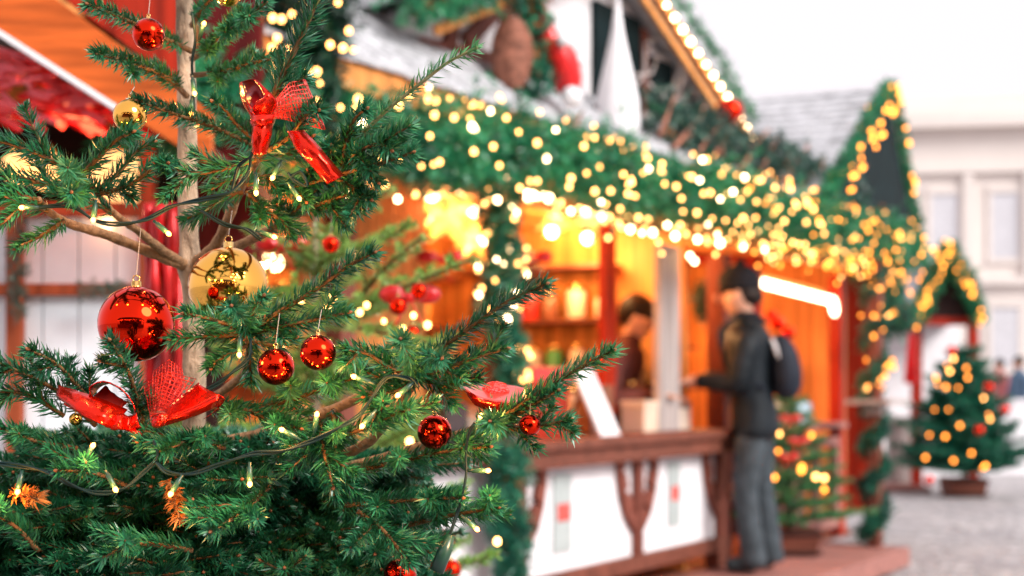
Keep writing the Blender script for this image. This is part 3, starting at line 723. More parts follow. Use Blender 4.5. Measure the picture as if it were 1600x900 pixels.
# strip light of the far bay
sl = thing('strip_light', FP(1240, 460, -0.1), 'bent white strip light shining under the eave of the far bay', 'lamp')
b = MB(); b.tube([FP(1180, 439, -0.0), FP(1300, 470, -0.0)], 0.026, 10, raw=True); b.tube([FP(1300, 468, -0.0), FP(1310, 508, -0.0)], 0.026, 10, raw=True); b.build('tube', M['tube'], sl, True)
b = MB(); b.beam(FP(1183, 436, -0.1) + [0, 0, 0.02], FP(1300, 464, -0.1) + [0, 0, 0.02], 0.06, 0.02, raw=True); b.build('housing', M['w_orange'], sl)
b = MB(ST); b.box((0.56, 1.2, 0.95), (1.9, 1.24, 2.0)); setp(b.build('display_board', M['w_orange'], None), 'orange back board of the far bay under the strip light', 'board')

# goods -------------------------------------------------------------
GM = [mat('good_' + n, c, 0.4, var=0.15, coat=0.3) for n, c in (('red', (0.6, 0.03, 0.02)), ('amber', (0.7, 0.3, 0.05)), ('cream', (0.75, 0.62, 0.5)), ('brown', (0.22, 0.08, 0.04)), ('green', (0.05, 0.3, 0.1)), ('dark', (0.05, 0.03, 0.03)), ('orange', (0.8, 0.16, 0.03)))]
GN = ['red', 'amber', 'cream', 'brown', 'green', 'dark', 'orange']
def jar(p, h, r, k, label, group=None):
    t = thing('jar', p, label, 'jar', group)
    b = MB(); b.lathe(p, [(r * 0.9, 0), (r, 0.01), (r, h * 0.75), (r * 0.75, h * 0.85)], 12); b.build('jar_body', GM[k], t, True)
    b = MB(); b.lathe(np.array(p) + [0, 0, h * 0.852], [(r * 0.8, 0), (r * 0.82, h * 0.14), (r * 0.5, h * 0.16)], 12); b.build('lid', M['gold'], t, True)
for row_i, z in enumerate((1.24, 1.54, 1.84)):
    s = -4.6
    while s < -0.6:
        k = rd.randrange(7); h = rd.uniform(0.11, 0.2)
        jar(ST(s, D_IN - 0.12, z), h, rd.uniform(0.035, 0.06), k, '%s jar on the %s shelf of the back wall' % (GN[k], ('lowest', 'middle', 'top')[row_i]), '%s jars on the %s shelf' % (GN[k], ('lowest', 'middle', 'top')[row_i]))
        s += rd.uniform(0.13, 0.3)
for row_i, z in enumerate((1.24, 1.57)):
    i_ = 0.5
    while i_ < 1.38:
        k = rd.randrange(7); jar(ST(-0.48, i_, z), rd.uniform(0.12, 0.24), rd.uniform(0.04, 0.065), k, '%s jar on the %s shelf of the end wall beside the grey shutter' % (GN[k], ('lower', 'upper')[row_i]), '%s jars on the %s shelf of the end wall' % (GN[k], ('lower', 'upper')[row_i])); i_ += rd.uniform(0.12, 0.2)
def gbox(s, i, z, w_, d_, h_, m_, label, cat='box', name='box', bev=0.004, lidm=None):
    t = thing(name, ST(s, i, z), label, cat); b = MB(ST); b.box((s - w_/2, i - d_/2, z), (s + w_/2, i + d_/2, z + h_)); b.build('body', m_, t, bevel=bev)
    if lidm: b = MB(ST); b.box((s - w_/2 - 0.004, i - d_/2 - 0.004, z + h_ * 0.8), (s + w_/2 + 0.004, i + d_/2 + 0.004, z + h_ + 0.004)); b.build('lid', lidm, t, bevel=bev)
def Sx(px, o): return toST(FP(px, 600, o))[0]
Z = 0.946
gbox(Sx(850, -0.1), 0.12, Z + 0.0, 0.34, 0.12, 0.33, M['w_red'], 'tall dark red box standing on the counter behind the hanging garland', lidm=GM[0])
gbox(Sx(1000, -0.1), 0.10, Z, 0.17, 0.14, 0.16, M['cream'], 'cream cardboard box on the counter beside the leaning sign', lidm=M['cream'])
gbox(Sx(1055, -0.1), 0.12, Z, 0.15, 0.16, 0.15, GM[2], 'pale pinkish box at the right end of the counter', lidm=GM[3])
gbox(Sx(920, -0.2), 0.2, Z, 0.24, 0.16, 0.25, GM[3], 'brown display crate in the middle of the counter', 'crate', 'crate')
gbox(Sx(740, -0.1), 0.12, 0.90, 0.3, 0.2, 0.16, M['cream'], 'cream box on the counter behind the right tip of the front tree')
gbox(Sx(690, -0.1), 0.12, 0.90, 0.16, 0.2, 0.22, GM[5], 'dark box on the counter left of the hanging garland')
sg_ = thing('price_sign', FP(962, 672, 0.05), 'white price sign leaning back on the counter', 'sign')
b = MB(ST); s0 = Sx(962, 0.05)
for a_, b2 in (((s0 - 0.10, 0.0, Z), (s0 + 0.10, 0.1, Z + 0.34)),):
    b.poly([(s0 - 0.11, -0.03, Z), (s0 + 0.09, -0.03, Z), (s0 + 0.03, 0.10, Z + 0.33), (s0 - 0.16, 0.10, Z + 0.33), (s0 - 0.11, -0.015, Z), (s0 + 0.09, -0.015, Z), (s0 + 0.03, 0.115, Z + 0.33), (s0 - 0.16, 0.115, Z + 0.33)],
           [(0,1,2,3),(7,6,5,4),(0,4,5,1),(1,5,6,2),(2,6,7,3),(3,7,4,0)])
b.build('sign_board', M['snow'], sg_)
b = MB(ST); b.beam((s0, 0.25, Z), (s0 - 0.03, 0.11, Z + 0.25), 0.02, 0.01); b.build('stand', M['w_brown'], sg_)
for px, k in ((890, 2), (905, 5), (1020, 5), (1030, 3), (985, 5)):
    s = Sx(px, -0.25); jar(ST(s, 0.25, Z), 0.24 + 0.03 * (k % 2), 0.05, k, 'tall %s jar standing on the counter' % GN[k] + {890: ' right of the red box', 905: ' near the middle crate', 1020: ' between the two pale boxes', 1030: ' by the grey shutter', 985: ' behind the leaning sign'}[px])
# red caps of cloth hanging in the opening
def cloth_bow(p, r, label, m_=None, cat='bow'):
    m_ = m_ or M['red_cloth']; t = thing('bow', p, label, cat); c = np.array(p, float)
    for sg in (-1, 1):
        b = MB(); b.ball(c + [sg * r * 0.62, 0, r * 0.12], r, 14, 10, 0, 0.5, 0.24, 0.34); P = [c, c + [sg * r * 0.3, 0, r * 0.06], c + [sg * r * 0.5, 0, r * 0.1]]
        b.tube(P, [r * 0.12, r * 0.2, r * 0.28], 8, raw=True); b.build('loop', m_, t, True)
        b = MB(); b.beam(c, c + [sg * r * 0.55, 0, -r * 1.1], r * 0.4, r * 0.06, raw=True); b.build('tail', m_, t)
    b = MB(); b.ball(c, r * 0.2); b.build('knot', m_, t, True)
cloth_bow(FP(688, 405, 0.1), 0.085, 'red cloth bow hanging left of the lit garland over the counter')
cloth_bow(FP(830, 405, 0.05), 0.085, 'red cloth bow hanging right of the lit garland over the counter')
for k, (px, py, r_) in enumerate(((1215, 505, 0.05), (1232, 520, 0.045), (1205, 492, 0.035))):
    b = MB(); b.ball(FP(px, py, -0.1), r_, 16, 10); setp(b.build('bauble', M['red_glass'], None, True), ('largest', 'middle', 'smallest')[k] + ' of three red baubles hanging behind the backpack', 'bauble')
b = MB(ST); b.box((1.2, 0.0, 0.943), (1.5, 0.2, 1.08)); setp(b.build('plastic_box', mat('pale_blue_plastic', (0.5, 0.68, 0.78), 0.4), None, bevel=0.01), 'pale blue plastic box on the far counter', 'box')
for row_i, z in enumerate((1.16, 1.45)):
    b = MB(ST); b.box((0.6, 1.0, z), (1.88, 1.198, z + 0.02)); setp(b.build('wall_shelf', M['w_brown']), ('lower', 'upper')[row_i] + ' shelf on the orange board of the far bay', 'shelf')
    s = 0.68
    while s < 1.8:
        k = rd.randrange(7); jar(ST(s, 1.1, z + 0.021), rd.uniform(0.1, 0.2), rd.uniform(0.04, 0.065), k, '%s jar on the %s shelf of the far bay' % (GN[k], ('lower', 'upper')[row_i]), '%s jars on the %s shelf of the far bay' % (GN[k], ('lower', 'upper')[row_i])); s += rd.uniform(0.12, 0.2)
WR = [(1283, 520, -0.35, 0.13, 'dark round wreath hanging in the far bay under the strip light'), (815, 425, -0.5, 0.08, 'small dark wreath hanging over the counter behind the lit garland'), (880, 470, -0.9, 0.09, 'dark wreath hanging deep inside the stall'), (1100, 470, -0.45, 0.08, 'dark wreath hanging between the shutter and the man')]
for px, py, o_, r_, lb in WR:
    c = FP(px, py, o_); ring = [c + r_ * (np.array([DX, DY, 0]) * math.cos(a) + np.array([0, 0, 1.0]) * math.sin(a)) for a in np.linspace(0, 2 * math.pi, 13)]
    garland(ring, 0.03, 260, 0.03, 0.006, 'wreath', M['needle_dark'], lb, cat='wreath', tone=0.1)
for k, (px, py, o_, h_, m_) in enumerate(((880, 560, -0.1, 0.2, 'w_brown'), (905, 560, 0.0, 0.26, 'snow'), (940, 590, -0.2, 0.2, 'w_red'), (1010, 560, -0.15, 0.3, 'w_brown'), (770, 600, 0, 0.2, 'cream'), (720, 585, -0.1, 0.24, 'w_brown'))):
    c = FP(px, 600, o_); s_, i_, _z = toST(c); t = thing('picture_board', ST(s_, i_ + 0.1, Z if px > 790 else 0.90), ('brown', 'white', 'red', 'tall brown', 'cream', 'dark brown')[k] + ' upright board for goods on the counter ' + ('behind the garland', 'left of the leaning sign', 'just behind the leaning sign', 'behind the cream box', 'behind the right tip of the tree', 'furthest left')[k], 'board')
    zb_ = Z if px > 790 else 0.90
    b = MB(ST); b.box((s_ - 0.06, i_ + 0.10, zb_), (s_ + 0.06, i_ + 0.115, zb_ + h_)); b.build('panel', M[m_], t, bevel=0.002)
    b = MB(ST); b.box((s_ - 0.04, i_ + 0.116, zb_), (s_ + 0.04, i_ + 0.17, zb_ + 0.02)); b.build('foot', M['w_brown'], t)
cloth_bow(ST(1.6, 0.6, 1.45), 0.14, 'dark red cloth bow in the far bay under the strip light')

# ---------------------------------------------------------------- people
def skin_mesh(name, verts, edges, radii, m_, parent, sub=2):
    me = bpy.data.meshes.new(name); base = np.array(wloc(parent)) if parent is not None else np.zeros(3)
    me.from_pydata([tuple(float(x) for x in (np.array(v) - base)) for v in verts], edges, []); me.materials.append(m_)
    o = bpy.data.objects.new(name, me); link(o, parent)
    o.modifiers.new('skin', 'SKIN'); sv = me.skin_vertices[0].data if me.skin_vertices else None
    if sv is None:
        bpy.context.view_layer.objects.active = o
        bpy.context.view_layer.update()
        sv = me.skin_vertices[0].data
    for i, r in enumerate(radii): sv[i].radius = (r if not np.isscalar(r) else (r, r)) if not np.isscalar(r) else (r, r)
    sv[0].use_root = True
    s = o.modifiers.new('sub', 'SUBSURF'); s.levels = sub; s.render_levels = sub
    for p in me.polygons: p.use_smooth = True
    return o
def person(loc, yaw, label, jacket, trousers, hat=None, hair=None, pack=None, h=1.75, arms='fwd', group=None, lean=0.0, detail=True):
    root = thing('person', loc, label, 'person', group); k = h / 1.75
    ca, sa = math.cos(yaw), math.sin(yaw)       # yaw: facing direction; local x = forward, y = left
    def T(x, y, z):
        x = x + lean * max(0, z - 0.95); return np.array(loc, float) + np.array([(x * ca - y * sa) * k, (x * sa + y * ca) * k, z * k])
    def sk_(name, vs, es, rs, m_, par=root, sub=2): return skin_mesh(name, [T(*v) for v in vs], es, [(r[0] * k, r[1] * k) if isinstance(r, tuple) else r * k for r in rs], m_, par, sub)
    hx = 0.09 if arms == 'fwd' else 0.0
    el = ((0.06, 0.25, 1.12), (0.06, -0.25, 1.12)) if arms == 'fwd' else ((-0.02, 0.25, 1.12), (0.0, -0.25, 1.12))
    wr = ((0.30, 0.16, 1.13), (0.30, -0.14, 1.15)) if arms == 'fwd' else ((0.06, 0.26, 0.86), (0.07, -0.26, 0.87))
    # one continuous body: pelvis root, torso, neck, head, legs, arms
    V = [(0, 0, 0.95), (0, 0, 1.12), (0, 0, 1.35), (0.0, 0, 1.46), (0.015, 0, 1.52), (0.04, 0, 1.595), (0.035, 0, 1.68),
         (0.01, 0.095, 0.88), (0.03, 0.11, 0.50), (-0.02, 0.12, 0.09), (0.12, 0.13, 0.035),
         (-0.01, -0.095, 0.88), (-0.04, -0.11, 0.50), (-0.10, -0.11, 0.09), (0.03, -0.13, 0.035),
         (0, 0.18, 1.40), el[0], wr[0], (0, -0.18, 1.40), el[1], wr[1]]
    Eg = [(0,1),(1,2),(2,3),(3,4),(4,5),(5,6),(0,7),(7,8),(8,9),(9,10),(0,11),(11,12),(12,13),(13,14),(2,15),(15,16),(16,17),(2,18),(18,19),(19,20)]
    Rr = [0.095, 0.095, 0.115, 0.07, 0.062, (0.125, 0.10), (0.125, 0.105), 0.085, 0.055, 0.04, 0.035, 0.085, 0.055, 0.04, 0.035, 0.042, 0.036, 0.028, 0.042, 0.036, 0.028]
    # hands: palm + five fingers on each wrist
    for wi, sgn in ((17, 1), (20, -1)):
        wx, wy, wz = V[wi]; fwd = np.array([1, 0, -0.1]) if arms == 'fwd' else np.array([0.15, 0, -1]); fwd = fwd / np.linalg.norm(fwd)
        side = np.array([0, 1, 0.0]); palm = len(V); V.append(tuple(np.array(V[wi]) + fwd * 0.06)); Rr.append(0.03); Eg.append((wi, palm))
        if detail:
            for f_, ln_ in ((-1.5, 0.06), (-0.5, 0.075), (0.5, 0.078), (1.5, 0.07)):
                a_ = len(V); b0 = np.array(V[palm]) + fwd * 0.035 + side * f_ * 0.019; V.append(tuple(b0)); Rr.append(0.0095); Eg.append((palm, a_))
                V.append(tuple(b0 + fwd * ln_ * 0.6)); Rr.append(0.009); Eg.append((a_, a_ + 1))
                V.append(tuple(b0 + fwd * ln_ * 0.85 + np.array([0, 0, -0.02]))); Rr.append(0.0075); Eg.append((a_ + 1, a_ + 2))
            a_ = len(V); b0 = np.array(V[wi]) + fwd * 0.035 - side * sgn * 0.035; V.append(tuple(b0)); Rr.append(0.011); Eg.append((palm, a_))
            V.append(tuple(b0 + fwd * 0.04 - side * sgn * 0.015)); Rr.append(0.009); Eg.append((a_, a_ + 1))
    sk_('body', V, Eg, Rr, M['skin'])
    def loft(bm, rings, n=18):      # rings: centre, half depth, half width (rounded outline), bottom to top
        b0 = len(bm.v); fold = rd.uniform(0, 6)
        for q, (c_, rx, ry) in enumerate(rings):
            for m_i in range(n):
                a = 2 * math.pi * m_i / n; f = 1 + 0.035 * math.sin(3 * a + q * 1.7 + fold) + 0.02 * math.sin(5 * a - q * 2.3)
                bm.v.append(T(c_[0] + rx * f * math.cos(a), c_[1] + ry * f * math.sin(a), c_[2] + 0.006 * math.sin(2 * a + q)))
        for q in range(len(rings) - 1):
            for m_i in range(n): bm.f.append([b0 + q*n + m_i, b0 + q*n + (m_i+1) % n, b0 + (q+1)*n + (m_i+1) % n, b0 + (q+1)*n + m_i]); bm.m.append(0)
        bm.f.append([b0 + m_i for m_i in range(n)][::-1]); bm.m.append(0); bm.f.append([b0 + (len(rings)-1)*n + m_i for m_i in range(n)]); bm.m.append(0)
    def limb_t(bm, pts, rads, n=14):
        P = smooth_path([T(*p) for p in pts], 5); q = len(P)
        rr = np.interp(np.linspace(0, 1, q), np.linspace(0, 1, len(rads)), rads) * k
        rr = rr * (1 + 0.05 * np.sin(np.arange(q) * 2.4)); bm.tube(P, rr, n, raw=True)
    jb = MB()
    loft(jb, [((-0.01, 0, 0.80), 0.135, 0.185), ((-0.01, 0, 0.86), 0.145, 0.19), ((-0.01, 0, 0.97), 0.135, 0.175), ((0.0, 0, 1.10), 0.13, 0.17), ((0.0, 0, 1.24), 0.14, 0.19), ((-0.005, 0, 1.34), 0.14, 0.205), ((-0.01, 0, 1.41), 0.125, 0.20), ((-0.01, 0, 1.455), 0.095, 0.14), ((0.0, 0, 1.48), 0.082, 0.085), ((0.005, 0, 1.53), 0.086, 0.088), ((0.006, 0, 1.535), 0.07, 0.072)])
    for q, sgn in ((0, 1), (1, -1)):
        e_, w_ = np.array(el[q]), np.array(wr[q]); sh = np.array([-0.01, sgn * 0.165, 1.385])
        limb_t(jb, [sh - [0, sgn * 0.05, 0], sh + [0, sgn * 0.03, -0.05], (sh + e_) / 2 + [-0.01, sgn * 0.02, 0], e_, (e_ + w_) / 2, w_ * 0.93 + e_ * 0.07], [0.07, 0.082, 0.07, 0.062, 0.055, 0.045])
    jb.build('jacket', jacket, root, True)
    tb_ = MB()
    loft(tb_, [((-0.01, 0, 0.76), 0.10, 0.155), ((-0.01, 0, 0.84), 0.125, 0.172), ((-0.01, 0, 0.92), 0.12, 0.16)])
    limb_t(tb_, [(-0.005, 0.085, 0.86), (0.01, 0.10, 0.70), (0.03, 0.11, 0.50), (0.005, 0.118, 0.28), (-0.02, 0.12, 0.045)], [0.095, 0.09, 0.072, 0.068, 0.078])
    limb_t(tb_, [(-0.015, -0.085, 0.86), (-0.03, -0.10, 0.70), (-0.04, -0.11, 0.50), (-0.075, -0.11, 0.28), (-0.10, -0.11, 0.045)], [0.095, 0.09, 0.072, 0.068, 0.078])
    tb_.build('trousers', trousers, root, True)
    for sx, sy in ((-0.02, 0.12), (-0.10, -0.11)):
        s = sk_('shoe', [(sx - 0.03, sy, 0.06), (sx + 0.06, sy, 0.06), (sx + 0.17, sy, 0.045)], [(0,1),(1,2)], [0.06, 0.052, 0.042], M['shoe'])
    def head_part(name, c, sx, sy, sz, m_, cut=None):
        b = MB(); cc = T(*c); ax = np.array([ca, sa, 0]); ay = np.array([-sa, ca, 0]); n, kk = 18, 12
        b.ball((0, 0, 0), 1, n, kk); v = np.array(b.v)
        v = cc + (v[:, :1] * ax * sx + v[:, 1:2] * ay * sy + v[:, 2:3] * np.array([0, 0, sz])) * k; b.v = list(v)
        return b.build(name, m_, root, True)
    if detail:
        head_part('nose', (0.155, 0, 1.625), 0.022, 0.015, 0.03, M['skin'])
        for sy in (0.035, -0.035): head_part('eye', (0.138, sy, 1.655), 0.012, 0.014, 0.010, M['black'])
        for sy in (0.10, -0.10): head_part('ear', (0.03, sy, 1.635), 0.02, 0.012, 0.03, M['skin'])
        head_part('mouth', (0.138, 0, 1.578), 0.010, 0.026, 0.006, mat('lip', (0.5, 0.12, 0.1), 0.5))
    if hair: head_part('hair', (0.0, 0, 1.675), 0.125, 0.112, 0.125, hair); 
    if hat:
        head_part('hair', (0.0, 0, 1.635), 0.112, 0.106, 0.075, M['hair'])
        head_part('beanie', (0.025, 0, 1.725), 0.125, 0.11, 0.10, hat)
        head_part('hat_brim', (0.03, 0, 1.69), 0.13, 0.115, 0.035, hat); head_part('pompom', (0.01, 0, 1.83), 0.03, 0.03, 0.028, hat)
    if pack:
        pr = [(-0.20, 0, 1.00), (-0.22, 0, 1.22), (-0.17, 0, 1.42)]
        sk_('backpack', pr, [(0,1),(1,2)], [(0.15, 0.10), (0.15, 0.11), (0.11, 0.07)], pack)
        for sy in (0.13, -0.13): sk_('backpack_strap', [(-0.12, sy, 1.48), (0.02, sy, 1.53), (0.15, sy, 1.42), (0.12, sy * 1.1, 1.2), (-0.1, sy * 1.2, 1.08)], [(0,1),(1,2),(2,3),(3,4)], [0.018] * 5, pack, sub=1)
        sk_('reflective_stripe', [(-0.19, 0.105, 1.10), (-0.20, 0.115, 1.22), (-0.15, 0.10, 1.38)], [(0,1),(1,2)], [0.012] * 3, M['snow'], sub=1)
    return root
pman = W(1176, 885, 7.95); pman[2] = 0.152
person(pman, R(165), 'man in black beanie, dark jacket and grey jeans with backpack, standing at the counter', M['jacket'], M['jeans'], hat=M['black'], pack=M['pack'], h=1.65, lean=0.07)
pk = ST(-0.60, 0.42, 0.16)
person(pk, R(-20), 'dark haired stallholder bending forward behind the counter', mat('stallholder_jumper', (0.10, 0.03, 0.025), 0.8), M['black'], hair=M['hair'], h=1.50, lean=0.28)
for px, Y_, m_, lb in ((1592, 30, mat('blue_coat', (0.10, 0.16, 0.24), 0.8), 'far off pedestrian in a blue coat at the right edge'), (1562, 33, mat('pink_coat', (0.45, 0.14, 0.14), 0.8), 'far off pedestrian in a reddish coat on the square')):
    p = W(px, 600, Y_); p[2] = 0; person(p, R(200), lb, m_, M['jeans'], hair=M['hair'], arms='down', detail=False)

# ---------------------------------------------------------------- second gable (stall 2)
G0, G1 = W(1288, 300, 8.3), W(1428, 395, 11.6)
gd = unit(np.array([G1[0] - G0[0], G1[1] - G0[1], 0])); gi = np.array([-gd[1], gd[0], 0]); GL = float(np.linalg.norm((G1 - G0)[:2]))
def S2(s, i, z): return np.array([G0[0], G0[1], 0]) + gd * s + gi * i + np.array([0, 0, z])
g2 = thing('gabled_stall', S2(GL / 2, 0.5, 0), 'stall with steep dark gable edged in amber lights beyond the long stall', 'market stall')
AX, AZ, EZ = GL * 0.60, 3.33, 2.33
b = MB(S2); b.prism([(0.05, EZ - 0.05), (GL - 0.05, EZ - 0.05), (AX, AZ - 0.05)], 1, -0.02, 0.04); b.build('gable_board', M['dark'], g2)
b = MB(S2)
for (e, sg) in ((0 - 0.08, 1), (GL + 0.05, -1)):
    n = 14
    for k in range(n):
        t0, t1 = k / n, (k + 1.25) / n; s0 = e + (AX - e) * t0; z0 = EZ - 0.05 + (AZ - EZ + 0.05) * t0; s1 = e + (AX - e) * min(1, t1); z1 = EZ - 0.05 + (AZ - EZ + 0.05) * min(1, t1)
        ii = 0.0
        while ii < 3.4:
            wdt = rd.uniform(0.12, 0.26); dz = rd.uniform(0.012, 0.028)
            P = [(s0, ii, z0 + dz), (s1, ii, z1), (s1, ii + wdt - 0.008, z1), (s0, ii + wdt - 0.008, z0 + dz)]; P += [(p[0], p[1], p[2] + 0.018) for p in P]
            b.poly(P, [(0,3,2,1),(4,5,6,7),(0,1,5,4),(1,2,6,5),(2,3,7,6),(3,0,4,7)]); ii += wdt
b.build('roof', M['shingle'], g2)
b = MB(S2); b.box((2.2, 0.3, 0.15), (2.26, 3.2, EZ - 0.06)); b.box((2.26, 3.1, 0.15), (GL - 0.16, 3.2, EZ - 0.06)); b.box((GL - 0.16, 0.3, 0.15), (GL - 0.1, 3.1, EZ - 0.06)); b.build('wall', M['w_red'], g2)
lr = [S2(-0.12, -0.03, EZ - 0.05), S2(AX * 0.5, -0.03, (EZ + AZ) / 2 + 0.02), S2(AX, -0.03, AZ + 0.03)]
rr_ = [S2(AX, -0.03, AZ + 0.03), S2((AX + GL) / 2 + 0.02, -0.03, (EZ + AZ) / 2 + 0.05), S2(GL + 0.06, -0.03, EZ - 0.05)]
_, LP = garland(lr, 0.022, 1000, 0.034, 0.008, 'garland', M['needle_emerald'], 'green garland on the near slope of the steep dark gable')
_, RP = garland(rr_, 0.03, 800, 0.038, 0.008, 'garland', M['needle_emerald'], 'green garland on the far slope of the steep dark gable')
gn = -gi
light_string([p + gd * 0.06 + np.array([0, 0, -0.05]) for p in on_garland(LP, 44, 0.08, 0.05, 1, dirv=tuple(gn))], 0.0135, M['bulb_amber'], 'amber lights along the near slope of the steep dark gable')
light_string(on_garland(RP, 30, 0.06, 0, 1, dirv=tuple(gn)), 0.0135, M['bulb_amber'], 'amber lights along the far slope of the steep dark gable')

# ---------------------------------------------------------------- third stall, small gable
g3 = thing('small_stall', W(1462, 765, 16), 'small far stall with red posts and lit gable', 'market stall')
for px in (1432, 1520):
    p = W(px, 770, 16.2); b = MB(); b.box((p[0] - 0.055, p[1] - 0.055, 0.0), (p[0] + 0.055, p[1] + 0.055, 1.93)); b.build('post', M['w_red'], g3, bevel=0.006)
A3, L3, R3 = W(1475, 392, 16), W(1425, 492, 16), W(1527, 508, 16); L3[2] = R3[2] = 1.92
b = MB(); yb = 16.02
b.poly([(L3[0], yb, 1.92), (R3[0], yb, 1.92), (A3[0], yb, A3[2]), (L3[0], yb + 0.05, 1.92), (R3[0], yb + 0.05, 1.92), (A3[0], yb + 0.05, A3[2])], [(0,1,2),(5,4,3),(0,3,4,1),(1,4,5,2),(2,5,3,0)]); b.build('gable_board', M['w_dark'], g3)
b = MB()
for e in (L3, R3):
    dxx = -0.06 if e is L3 else 0.06
    P = [(e[0] + dxx, yb - 0.1, 1.90), (A3[0], yb - 0.1, A3[2] + 0.02), (A3[0], yb + 1.9, A3[2] + 0.02), (e[0] + dxx, yb + 1.9, 1.90)]; P += [(p[0], p[1], p[2] + 0.04) for p in P]
    b.poly(P, [(0,3,2,1),(4,5,6,7),(0,1,5,4),(1,2,6,5),(2,3,7,6),(3,0,4,7)])
b.build('roof', M['shingle'], g3)
b = MB(); b.box((W(1375, 0, 16.8)[0], 17.3, 0.05), (W(1520, 0, 16.8)[0], 17.35, 1.92)); b.build('back_wall', M['white'], g3)
b = MB(); b.box((W(1375, 0, 16.5)[0], 16.35, 0.75), (W(1436, 0, 16.5)[0], 16.6, 0.82)); b.box((W(1385, 0, 16.5)[0], 16.4, 0.0), (W(1436, 0, 16.5)[0], 16.5, 0.75)); b.build('counter', M['w_grey'], g3)
b = MB(); b.box((W(1375, 0, 16.2)[0], 16.0, 1.86), (R3[0], 16.1, 1.95)); b.build('lintel', M['w_red'], g3)
b = MB(); b.box((W(1340, 0, 15.8)[0], 15.7, 0.0), (W(1450, 0, 15.8)[0], 17.3, 0.06)); b.build('floor_board', M['w_pink'], g3)
_, TP = garland([L3 + [0, -0.12, 0], (L3 + A3) / 2 + [0, -0.12, 0.03], A3 + [0, -0.12, 0.03]], 0.07, 700, 0.06, 0.010, 'garland', M['needle_emerald'], 'green garland on the left slope of the small far gable')
_, UP = garland([A3 + [0, -0.12, 0.03], (R3 + A3) / 2 + [0.03, -0.12, 0.03], R3 + [0, -0.12, 0]], 0.06, 600, 0.06, 0.010, 'garland', M['needle_emerald'], 'green garland on the right slope of the small far gable')
light_string(on_garland(TP, 38, 0.11, 0, 1, dirv=(0, -1, 0)), 0.017, M['bulb_amber'], 'amber lights on the left slope of the small far gable')
light_string(on_garland(UP, 36, 0.09, 0, 1, dirv=(0, -1, 0)), 0.017, M['bulb_amber'], 'amber lights on the right slope of the small far gable')
# red cloth strip hanging on the red post
b = MB(); p = W(1424, 560, 15.9)
for k in range(5): b.beam(p + [0.02 * (k % 2), 0, 0.3 - k * 0.02], p + [0.03 * (k - 2), 0, -0.28], 0.05, 0.03, raw=True)
setp(b.build('red_cloth', M['red_cloth'], None), 'folded red cloth tied on the red post of the far stall', 'cloth')

# white low tent wall behind the far tree
b = MB()
for k in range(14): 
    x0 = W(1500, 0, 19)[0] + k * 0.35; b.box((x0, 19 + 0.02 * (k % 2), 0.12), (x0 + 0.345, 19.06, 0.95))
b.box((W(1500, 0, 19)[0] - 0.05, 18.97, 0.95), (W(1500, 0, 19)[0] + 5, 19.1, 1.0)); b.box((W(1500, 0, 19)[0], 19.0, 0), (W(1500, 0, 19)[0] + 4.9, 19.05, 0.12))
setp(b.build('white_barrier', M['snow'], None), 'low white boarded barrier behind the far fir tree', 'barrier')

# ---------------------------------------------------------------- potted trees in the background
def pot(c, w_, h_, m_, label, cat='planter'):
    b = MB(); x, y, z = c; t = thing('planter', c, label, cat)
    prof = [(-w_/2*0.85, 0), (w_/2*0.85, 0), (w_/2, h_), (-w_/2, h_)]
    b.poly([(x - w_*0.42, y - w_*0.42, z), (x + w_*0.42, y - w_*0.42, z), (x + w_*0.42, y + w_*0.42, z), (x - w_*0.42, y + w_*0.42, z),
            (x - w_/2, y - w_/2, z + h_), (x + w_/2, y - w_/2, z + h_), (x + w_/2, y + w_/2, z + h_), (x - w_/2, y + w_/2, z + h_)],
           [(0,3,2,1),(4,5,6,7),(0,1,5,4),(1,2,6,5),(2,3,7,6),(3,0,4,7)]); b.build('tub', m_, t, bevel=0.006)
    b = MB()
    for zz in (0.15, 0.85):
        b.box((x - w_*0.51, y - w_*0.51, z + h_*zz - 0.012), (x + w_*0.51, y - w_*0.50, z + h_*zz + 0.012))
    b.build('hoop', M['w_dark'], t)
GRN = [M['twig'], M['bud'], M['needle_lime']]; GRD = [M['twig'], M['bud'], M['needle_teal']]
pb0 = W(1238, 850, 8.75); pb0[2] = 0.152
pot(pb0, 0.30, 0.16, M['w_brown'], 'square brown wooden tub under the small decorated tree')
pb0[2] += 0.12
t3 = thing('fir_tree', pb0, 'small decorated fir in a tub beside the man', 'tree')
fir_tree(t3, pb0, 0.85, lambda h: 0.42 * (1 - h) + 0.08, 0.08, 9, 7, [M['twig'], M['bud'], M['needle']], 420, 0.005, 0.03, 0.62, 0.08, sub=False, tr_mat=M['bark'])
bl = [W(px, py, 8.4) for px, py in ((1218, 678), (1240, 690), (1200, 705), (1216, 705), (1253, 730), (1225, 715), (1192, 758), (1210, 746), (1275, 745), (1288, 747), (1288, 765), (1252, 735), (1188, 720), (1268, 680))]
light_string(bl, 0.014, M['bulb_amber'], 'amber lights on the small tree in the tub beside the man', alt=M['bulb'])
for k, (px, py) in enumerate(((1235, 655), (1232, 715), (1248, 690))): cloth_bow(W(px, py, 8.38), 0.06, ('top', 'lowest', 'middle')[k] + ' red bow on the small tree in the tub')
b2 = W(1505, 776, 15.2); b2[2] = 0
pot(b2, 0.42, 0.20, M['w_brown'], 'low brown tub under the far decorated fir tree')
b2 = b2 + [0, 0, 0.15]
t4 = thing('fir_tree', b2, 'far decorated fir with amber lights right of the red post', 'tree')
fir_tree(t4, b2, 1.38, lambda h: 0.70 * (1 - h) ** 0.9 + 0.12 + 0.08 * math.sin(h * 40), 0.12, 17, 9, GRD, 330, 0.009, 0.05, 0.42, 0.09, sub=False, tr_mat=M['bark'], frac=0.45)
